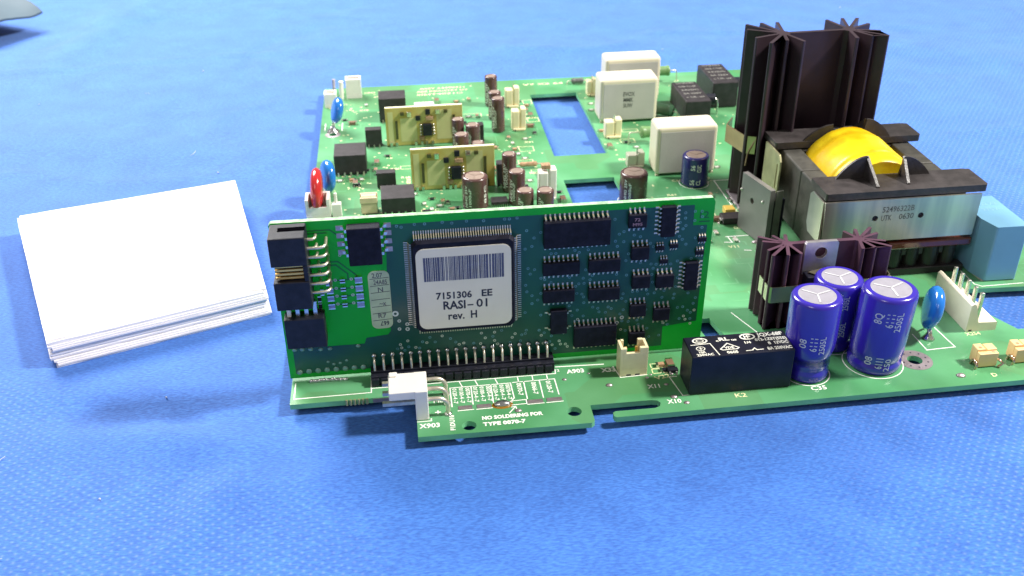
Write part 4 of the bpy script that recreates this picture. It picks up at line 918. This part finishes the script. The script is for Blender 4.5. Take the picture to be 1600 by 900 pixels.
# ================================================================== BEIGE MODULES
def module(x0, x1, y, z0, z1, label):
    t = thing('hybrid_module', ((x0+x1)/2, y, 0), label, 'plug-in module')
    MB().box(x0, x1, y, y+1.5, z0, z1).build('module_panel', [beige], t, bevel=0.12, seg=1)
    MB().box(x0+0.1, x1-0.1, y+0.1, y+1.4, z1, z1+0.15).build('panel_edge', beigee, t)
    W = x1-x0; f = lambda a, b: (x0 + a*W, y-0.04, z0 + b*(z1-z0)); X = lambda a: x0 + a*W; Z = lambda b: z0 + b*(z1-z0)
    mb = MB()
    for a0, a1, b0, b1 in ((0.19, 0.40, 0.10, 0.72), (0.66, 0.86, 0.12, 0.90), (0.03, 0.10, 0.06, 0.9)): mb.box(X(a0), X(a1), y-0.06, y, Z(b0), Z(b1))
    mb.build('printed_plane', beigep, t)
    mb = MB()
    for a, b in ((0.125, 0.42), (0.87, 0.52)): MB().box(X(a), X(a)+1.0, y-0.35, y, Z(b)-4.0, Z(b)+4.0).build('printed_resistor', M('dark_olive', (0.06, 0.06, 0.02), 0.4), t)
    for a, b, w_, h_, mt in ((0.22, 0.85, 1.6, 1.4, M('dark_olive', (0.06, 0.06, 0.02), 0.4)), (0.78, 0.87, 1.6, 1.4, M('dark_olive', (0.06, 0.06, 0.02), 0.4)), (0.31, 0.83, 1.8, 2.2, tin), (0.68, 0.87, 1.8, 2.0, tin), (0.42, 0.72, 2.0, 2.0, black), (0.55, 0.87, 2.0, 2.4, black), (0.57, 0.70, 3.2, 1.6, tansmd), (0.46, 0.18, 2.2, 1.6, tansmd), (0.90, 0.12, 1.2, 3.0, black)):
        MB().box(X(a)-w_/2, X(a)+w_/2, y-1.0, y-0.06, Z(b)-h_/2, Z(b)+h_/2).build('chip_part', mt, t, bevel=0.15)
    o = MB().box(X(0.535)-1.9, X(0.535)+1.9, y-1.7, y-0.1, Z(0.26), Z(0.56)).build('module_chip', black, t, bevel=0.15)
    mb = MB()
    for i in range(4):
        for sg in (-1, 1): mb.ball((X(0.535)+sg*2.7, y-0.5, Z(0.28) + i*1.35), 0.55, 6, 4)
    mb.build('pins', tin, o, kind='stuff')
    mb = MB()
    for a in (0.06, 0.13, 0.52, 0.60, 0.46, 0.38): mb.box(X(a)-0.5, X(a)+0.5, y-0.9, y-0.05, Z(0.0)-0.1, Z(0.0)+1.6)
    mb.build('edge_pads', tin, t)
module(29.0, 61.4, 176.7, 0.2, 16.9, 'beige upright circuit module with dark chips, the rear one of two')
module(38.0, 70.0, 130.7, 0.2, 16.9, 'beige upright circuit module with dark chips, the nearer one of two')
mb = MB()
for i in range(8): mb.box(36.0, 37.6, 131.4 + i*1.6, 132.2 + i*1.6, 0.03, 0.2)
mb.build('edge_fingers', silky, board, kind='stuff')

# ================================================================== PLUG-IN CARD
card = thing('control_card', (58, 10.6, 0), 'upright green control card with a large labelled square chip, at the front of the board', 'circuit card')
Y0 = 9.8
FX = lambda a, b, c: (a, c, b)                # (x, z) outline extruded along y
def cardp():
    out = [(-0.3, 1.2), (116.4, 1.0), (116.9, 47.6), (116.2, 48.8), (0.4, 49.4), (-0.2, 48.8)]
    MB().prism(out, Y0, Y0+1.6, f=FX, side=1).build('card_panel', [cardgreen, cardedge], card, bevel=0.1, seg=1)
    plane = [(1.4, 2.6), (105.0, 2.6), (105.0, 9.1), (114.7, 10.2), (115.2, 40.8), (111.3, 40.9), (111.3, 47.0), (29.4, 47.0), (28.6, 32.0), (28.4, 14.5), (27.6, 13.4), (21.6, 12.8), (21.0, 11.0), (1.4, 11.0)]
    MB().prism(plane, Y0-0.05, Y0, f=FX).build('copper_plane', cardplane, card)
    G = lambda x, z: (x, Y0-0.075, z)
    mb = MB()
    for p in ([(9.2, 46.6), (15, 46.6), (17, 44.8)], [(9.2, 45.8), (14, 45.8)], [(12, 36.2), (15.6, 36.2), (18.4, 33.4), (18.4, 31.8)], [(12, 37.2), (16.2, 37.2), (20.2, 33.2), (20.8, 32.4)], [(11.5, 34.4), (13, 33)], [(13.6, 31.5), (21, 31.6)], [(13.6, 28.9), (21, 29.0)], [(13.6, 26.6), (21, 26.6)], [(13.6, 24.1), (21, 24.2)]):
        lines(poly(p), 0.35, mb, f=G)
    mb.build('dark_traces', darktrace, card)
    # printed 12 without copper
    txt('12', (112.9, Y0-0.02, 42.9), 2.0, card, M('dark_green_ink', (0.0, 0.13, 0.03), 0.4), (1, 0, 0), (0, 0, 1), 2.6)
    mb = MB(); lines([((113.0, 41.9), (115.6, 41.9))], 0.4, mb, f=G); mb.build('printed_lines', darktrace, card)
    return plane
cardp()
CHIPS = []
def card_ic(cx, cz, w_, h_, n, vert, label, th=1.7, pitch=1.27, marks=None, row=1.45, mat=blackchip, pw=0.42):
    CHIPS.append((cx - w_/2 - (1.6 if vert else .3), cx + w_/2 + (1.6 if vert else .3), cz - h_/2 - (.3 if vert else 1.6), cz + h_/2 + (.3 if vert else 1.6)))
    o = MB(); y1 = Y0-0.2; y0 = Y0-0.2-th; b = 0.22
    o.hexa([(cx-w_/2, y1, cz-h_/2), (cx+w_/2, y1, cz-h_/2), (cx+w_/2, y1-th*0.5, cz-h_/2), (cx-w_/2, y1-th*.5, cz-h_/2)][::1], [(cx-w_/2, y1, cz+h_/2), (cx+w_/2, y1, cz+h_/2), (cx+w_/2, y1-th*.5, cz+h_/2), (cx-w_/2, y1-th*.5, cz+h_/2)]) if False else None
    o.box(cx-w_/2, cx+w_/2, y0, y1, cz-h_/2, cz+h_/2)
    o = o.build('chip', mat, card, bevel=0.2, label=label)
    mb = MB(); ym = Y0 - 0.2 - th*0.5
    for i in range(n):
        for sg in (-1, 1):
            if vert:
                pz = cz + (i-(n-1)/2)*pitch; e = cx + sg*w_/2
                mb.strip([(e, ym, pz), (e + sg*0.4, ym, pz), (e + sg*0.65, Y0-0.22, pz), (e + sg*row, Y0-0.16, pz)], (0, 0, 1), pw, 0.2)
            else:
                px = cx + (i-(n-1)/2)*pitch; e = cz + sg*h_/2
                mb.strip([(px, ym, e), (px, ym, e + sg*0.4), (px, Y0-0.22, e + sg*0.65), (px, Y0-0.16, e + sg*row)], (1, 0, 0), pw, 0.2)
    mb.build('pins', tinpin, o, kind='stuff')
    return o
# the big square chip
def qfp():
    x0, x1, z0, z1 = 35.4, 62.6, 14.9, 42.8; y0 = 6.5
    CHIPS.append((32.5, 65.5, 12, 46))
    def oct_(e, c): return [(x0+e+c, z0+e), (x1-e-c, z0+e), (x1-e, z0+e+c), (x1-e, z1-e-c), (x1-e-c, z1-e), (x0+e+c, z1-e), (x0+e, z1-e-c), (x0+e, z0+e+c)]
    mb = MB(); L_ = [[(x, y, z) for x, z in oct_(e, c)] for y, e, c in ((9.4, 0.35, 1.0), (8.2, 0, 1.1), (7.8, 0, 1.1), (6.5, 0.5, 1.0))]
    vs = [p for l in L_ for p in l]
    mb.add(vs, [(j*8+i, j*8+(i+1) % 8, (j+1)*8+(i+1) % 8, (j+1)*8+i) for j in range(3) for i in range(8)]); mb.add(vs, [[24+i for i in range(8)], [i for i in range(8)][::-1]])
    chip = mb.build('processor_chip', blackchip, card, bevel=0.15, label='large square black chip with fine pins on all sides and a white barcode label')
    mb = MB(); n = 40; p = 0.65
    for i in range(n):
        k = (i-(n-1)/2)*p
        for sg in (-1, 1):
            px = (x0+x1)/2 + k; e = z1 if sg > 0 else z0
            mb.strip([(px, 8.0, e - sg*0.1), (px, 8.0, e + sg*0.4), (px, 9.5, e + sg*0.9), (px, 9.6, e + sg*1.9)], (1, 0, 0), 0.26, 0.16)
            pz = (z0+z1)/2 + k; e = x1 if sg > 0 else x0
            mb.strip([(e - sg*0.1, 8.0, pz), (e + sg*0.4, 8.0, pz), (e + sg*0.9, 9.5, pz), (e + sg*1.9, 9.6, pz)], (0, 0, 1), 0.24, 0.16)
    mb.build('pins', tinpin, chip, kind='stuff')
    lb = MB().prism(rrect(36.4, 61.5, 16.3, 40.9, 2.2), 6.36, 6.5, f=FX).build('barcode_label', labelw, chip, label='rounded white label with barcode and part number')
    f = lambda x, z: (x, 6.345, z); mb = MB(); x = 38.3; r = random.Random(5)
    while x < 59.4:
        wd = r.choice((0.22, 0.22, 0.45, 0.45, 0.62)); g = r.choice((0.10, 0.12, 0.12, 0.28))
        mb.add([f(x, 31.1), f(x+wd, 31.1), f(x+wd, 38.3), f(x, 38.3)], [(0, 1, 2, 3)]); x += wd + g
    mb.build('barcode', barink, chip)
    E = dict(parent=chip, mat=ink, ex=(1, 0, 0), ey=(0, 0, 1), lift=0.02)
    txt('7151306', (41.2, 6.36, 25.5), 2.0, width=9.6, bold=0.03, **E); txt('EE', (53.4, 6.36, 25.6), 2.0, width=2.9, bold=0.03, **E)
    txt('RASI', (43.0, 6.36, 22.2), 2.5, width=6.0, bold=0.028, **E); txt('\u2013', (49.5, 6.36, 22.2), 2.5, width=1.6, bold=0.02, **E); txt('01', (51.9, 6.36, 22.3), 2.5, width=3.0, bold=0.02, **E)
    txt('rev.', (44.2, 6.36, 18.9), 2.3, width=4.4, bold=0.025, **E); txt('H', (50.3, 6.36, 19.0), 2.3, width=1.7, bold=0.03, **E)
qfp()
card_ic(79.3, 41.8, 17.8, 7.6, 14, False, 'long wide chip with fourteen bright pins above, top middle of the card', 2.4)
card_ic(75.3, 31.2, 10.0, 3.9, 8, False, 'sixteen-pin chip below the left end of the long chip')
card_ic(87.1, 31.2, 8.7, 3.9, 7, False, 'fourteen-pin chip below the right end of the long chip')
card_ic(74.7, 22.6, 8.7, 3.9, 7, False, 'fourteen-pin chip above the square-sided small chip')
card_ic(87.3, 22.2, 8.7, 3.9, 7, False, 'fourteen-pin chip above the twenty-pin chip')
card_ic(96.8, 34.2, 4.9, 3.9, 4, False, 'eight-pin chip above the pair of eight-pin chips')
card_ic(95.6, 44.0, 4.9, 3.9, 4, False, 'eight-pin chip with reddish markings at the top of the card')
card_ic(97.5, 25.2, 5.0, 3.9, 4, False, 'eight-pin chip, left one of the pair')
card_ic(104.2, 24.9, 5.0, 3.9, 4, False, 'eight-pin chip, right one of the pair')
card_ic(97.1, 16.0, 4.6, 3.9, 4, False, 'eight-pin chip on the dark lower right part of the card, left one')
card_ic(104.0, 14.2, 4.6, 3.9, 4, False, 'eight-pin chip on the dark lower right part of the card, right one')
card_ic(97.3, 6.8, 4.6, 3.9, 4, False, 'lowest eight-pin chip, behind the cream connector')
card_ic(85.2, 8.8, 12.0, 6.6, 10, False, 'twenty-pin chip at the bottom middle of the card', 2.0)
card_ic(74.8, 14.2, 4.6, 7.6, 2, True, 'square-sided dark chip with four pins near the header', 1.8, pitch=5.0)
card_ic(104.0, 43.2, 3.9, 8.9, 7, True, 'upright fourteen-pin chip at the top right of the card')
card_ic(111.6, 25.9, 3.6, 8.7, 7, True, 'upright fourteen-pin chip at the right edge of the card')
for x, z in ((102.4, 36.6), (106.2, 37.0), (103.7, 32.4), (114.0, 38.4), (113.6, 34.4)): card_ic(x, z-1.6, 2.4, 1.3, 3, False, None, 0.9, 0.75, row=0.9, pw=0.3)
txt('72', (94.6, 7.88, 44.2), 0.9, card, M('reddish_print', (0.30, 0.18, 0.24), 0.5), (1, 0, 0), (0, 0, 1), 1.6); txt('M95', (94.2, 7.88, 42.8), 0.9, card, M('reddish_print', (0, 0, 0)), (1, 0, 0), (0, 0, 1), 2.6)
# eight legged black component top left
def so8():
    o = MB().box(19.4, 27.9, 6.0, 9.4, 37.4, 48.2).build('power_converter_chip', blackchip, card, bevel=0.25, label='black block with bright bent legs at the top left of the card'); CHIPS.append((17, 31, 36, 49))
    for z in (46.9, 44.7, 42.3, 39.9):
        for sg, e in ((-1, 19.4), (1, 27.9)):
            MB().strip([(e, 7.6, z), (e + sg*0.5, 7.6, z), (e + sg*0.8, 9.3, z), (e + sg*1.6, 9.6, z)], (0, 0, 1), 0.8, 0.3).build('pin', tin, o)
    mb = MB()
    for z in (46.9, 44.7, 42.3, 39.9):
        for sg, e in ((-1, 19.4), (1, 27.9)): mb.box(e + sg*1.9 - 0.9, e + sg*1.9 + 0.9, Y0-0.12, Y0, z-0.7, z+0.7)
    mb.build('solder_lands', padmat, o)
    MB().prism(circle(23.6, 36.6, 1.8, 20, 0.7), Y0-0.09, Y0-0.02, f=FX).build('board_mark', silk, o)
so8()
# sticker
def sticker():
    MB().prism(rrect(23.5, 29.2, 15.6, 33.6, 1.7), Y0-0.18, Y0-0.07, f=FX).build('inspection_sticker', stick, card, label='pale green rounded sticker ruled with lines and pencilled marks')
    f = lambda x, z: (x, Y0-0.19, z); mb = MB()
    for z in (31.2, 29.0, 26.9, 24.7, 22.5, 20.4, 18.2): lines([((24.0, z), (28.9, z + 0.3))], 0.16, mb, f=f)
    mb.build('ruled_lines', ink, card)
    for s, x, z, wd, up in (('667', 28.2, 17.9, 2.4, -1), ('24A85', 24.9, 29.5, 3.6, 1), ('2.07', 24.6, 31.6, 2.8, 1), ('N', 25.9, 27.2, 1.4, 1), ('~x', 26.0, 22.9, 1.8, 1), ('R7', 25.4, 19.0, 2.2, 1)):
        txt(s, (x, Y0-0.18, z), 1.4, card, ink if s == '667' else inkgrey, (up, 0, 0), (0, 0, up), wd, lift=0.02)
sticker()
# chip resistors left of the sticker
def cres(x, z, w_, h_, mat, nm='chip_resistor'):
    o = MB().box(x-w_/2, x+w_/2, Y0-0.85, Y0-0.1, z-h_/2, z+h_/2, 0)
    for sg in (-1, 1): o.box(x-w_/2-0.03, x+w_/2+0.03, Y0-0.9, Y0-0.05, z+sg*h_/2-0.16, z+sg*h_/2+0.16, 1)
    return o.build(nm, [mat, tin], card)
lil = M('lilac_chip', (0.26, 0.30, 0.46), 0.35, 0.3)
for z in (31.6, 29.1, 26.6, 24.1): cres(21.1, z, 1.9, 1.5, lil)
for z in (31.3, 28.8, 26.5, 24.0): cres(13.4, z, 1.7, 1.3, lil)
for z in (31.6, 29.1, 26.7, 24.2):
    cres(16.9, z, 1.3, 0.8, black, 'small_diode')
    ring(rb := MB(), 19.2, z+0.1, 0.45, 0.2, lambda x, y: (x, Y0-0.1, y)); ring(rb, 15.0, z+0.1, 0.45, 0.2, lambda x, y: (x, Y0-0.1, y)); rb.build('via', viaring2, card)
for x, z in ((10.4, 26.6), (10.4, 24.4), (11.3, 28.6), (10.0, 22.8)): cres(x, z, 0.9, 1.5, black)
# vias
def vias():
    r = random.Random(21); mb = MB(); mb2 = MB(); f = lambda x, y: (x, Y0-0.085, y); n = 0; pts = []
    tries = 0
    while n < 190 and tries < 6000:
        tries += 1
        x, z = (r.uniform(64, 114), r.uniform(4, 46.6)) if r.random() < 0.86 else (r.uniform(29.5, 66), r.choice((r.uniform(44.5, 47), r.uniform(7.5, 12.5))))
        if x > 104.5 and z < 9.5: continue
        if any(a < x < b and c < z < d for a, b, c, d in CHIPS) or any((x-u)**2 + (z-v)**2 < 1.1 for u, v in pts): continue
        pts.append((x, z)); n += 1
        ring(mb if z > 14 or r.random() < .5 else mb2, x, z, 0.42, 0.20, f, 12)
    for x, z, q in ((30.0, 19.9, 0.9), (30.9, 17.5, 0.5), (33.0, 16.3, 0.55), (30.8, 14.9, 0.5), (33.0, 14.7, 0.6), (17.2, 42.6, .4), (16.9, 39.0, .4), (91.6, 11.6, .6), (93.0, 13.2, .6)): ring(mb2, x, z, q, q*0.45, f, 16)
    mb.build('vias', viaring, card, kind='stuff'); mb2.build('pale_vias', viaring2, card, kind='stuff')
    mb = MB()
    for i in range(8): mb.ball((2.5 + i*2.5, Y0-0.1, 3.2), 0.85, 12, 5, sq=(1, 0.35 + 0.6*(i == 0), 1))
    for x, z in ((10.5, 5.9), (12, 5.0), (13.8, 5.2), (15.6, 5.9), (19.2, 10.4), (8.9, 10.2), (11.4, 10.2), (1.9, 10.6), (4.0, 10.6), (6.2, 10.5)): mb.ball((x, Y0-0.08, z), 0.5 if z < 9 else 0.75, 8, 4, sq=(1, 0.4, 0.8))
    mb.build('through_hole_joints', M('dull_solder', (0.20, 0.34, 0.28), 0.35, 0.4), card)
vias()
# box header and socket at the left edge
def headers():
    o = MB()
    x0, x1 = 0.2, 9.3; ya, yb = 1.2, 9.6
    o.box(x0, x1, ya, yb, 41.2, 49.2); o.box(x0, x1, ya, yb, 28.4, 36.6); o.box(x0+0.4, x1, ya + 3.4, yb, 36.6, 41.2); o.box(x1-1.2, x1, ya+0.1, ya+3.4, 36.6, 41.2)
    o = o.build('box_header', black, card, bevel=0.25, label='black shrouded box header at the left edge of the card with gold pins in its notch')
    MB().box(2.4, 9.25, 5.2, 7.4, 49.19, 49.24).build('painted_slot', slotshade, o)  # flat patch on the top face, the slot's shade painted black
    for z in (40.6, 39.5, 38.4, 37.3): MB().box(0.9, 7.9, 2.6, 3.2, z-0.3, z+0.22).build('gold_pin', gold, o)
    for i, z in enumerate((45.6, 43.0, 40.4, 37.8, 35.2, 32.6, 30.2)):
        if i < 6:
            MB().tube([(9.2, 5.2, z-1.6), (12.4, 5.2, z-1.6), (13.4, 5.5, z-1.5), (13.9, 6.4, z-1.4), (13.9, 9.9, z-1.2)], 0.42, 8).build('pin', tinpin, o)
            MB().tube([(9.2, 7.9, z-0.4), (10.6, 7.9, z-0.4), (11.2, 8.4, z-0.3), (11.3, 9.9, z-0.2)], 0.42, 8).build('pin', tinpin, o)
    mb = MB().box(0.9, 11.4, 4.6, 9.2, 14.2, 23.4)
    p = mb.build('pin_socket', black, card, bevel=0.25, label='black pin socket below the box header at the left edge of the card')
    for i in range(4): MB().box(1.8 + i*2.3, 2.8 + i*2.3, 6.2, 8.8, 23.4, 27.6).build('pin', tin if i else white, p)
headers()
# twenty pin header joining card and board
def pin_header():
    x0, x1 = 22.0, 73.2; P_ = 2.54
    mb = MB().box(x0, x1, 4.9, 9.2, 0.05, 2.9); mb.box(x0, x1, 6.6, 9.4, 2.9, 3.6)
    for i in range(20):
        x = 23.2 + i*P_; mb.box(x-1.0, x+1.0, 4.1, 4.95, 0.1, 2.5)
    o = mb.build('pin_header', black, card, bevel=0.15, label='long black pin header joining the card to the board')
    for i in range(20):
        x = 23.2 + i*P_
        MB().tube([(x, 9.9, 6.9), (x, 8.4, 6.8), (x, 7.4, 6.3), (x, 7.1, 5.6), (x, 7.0, 1.5)], 0.33, 8).build('pin', tinpin, o)
        MB().ball((x, 9.4, 6.9), 0.75, 10, 6, sq=(1, 0.8, 1)).ball((x, 7.9, 4.6), 0.42, 6, 4, sq=(1, 1, 1.2)).build('solder_joint', solder, o)
pin_header()
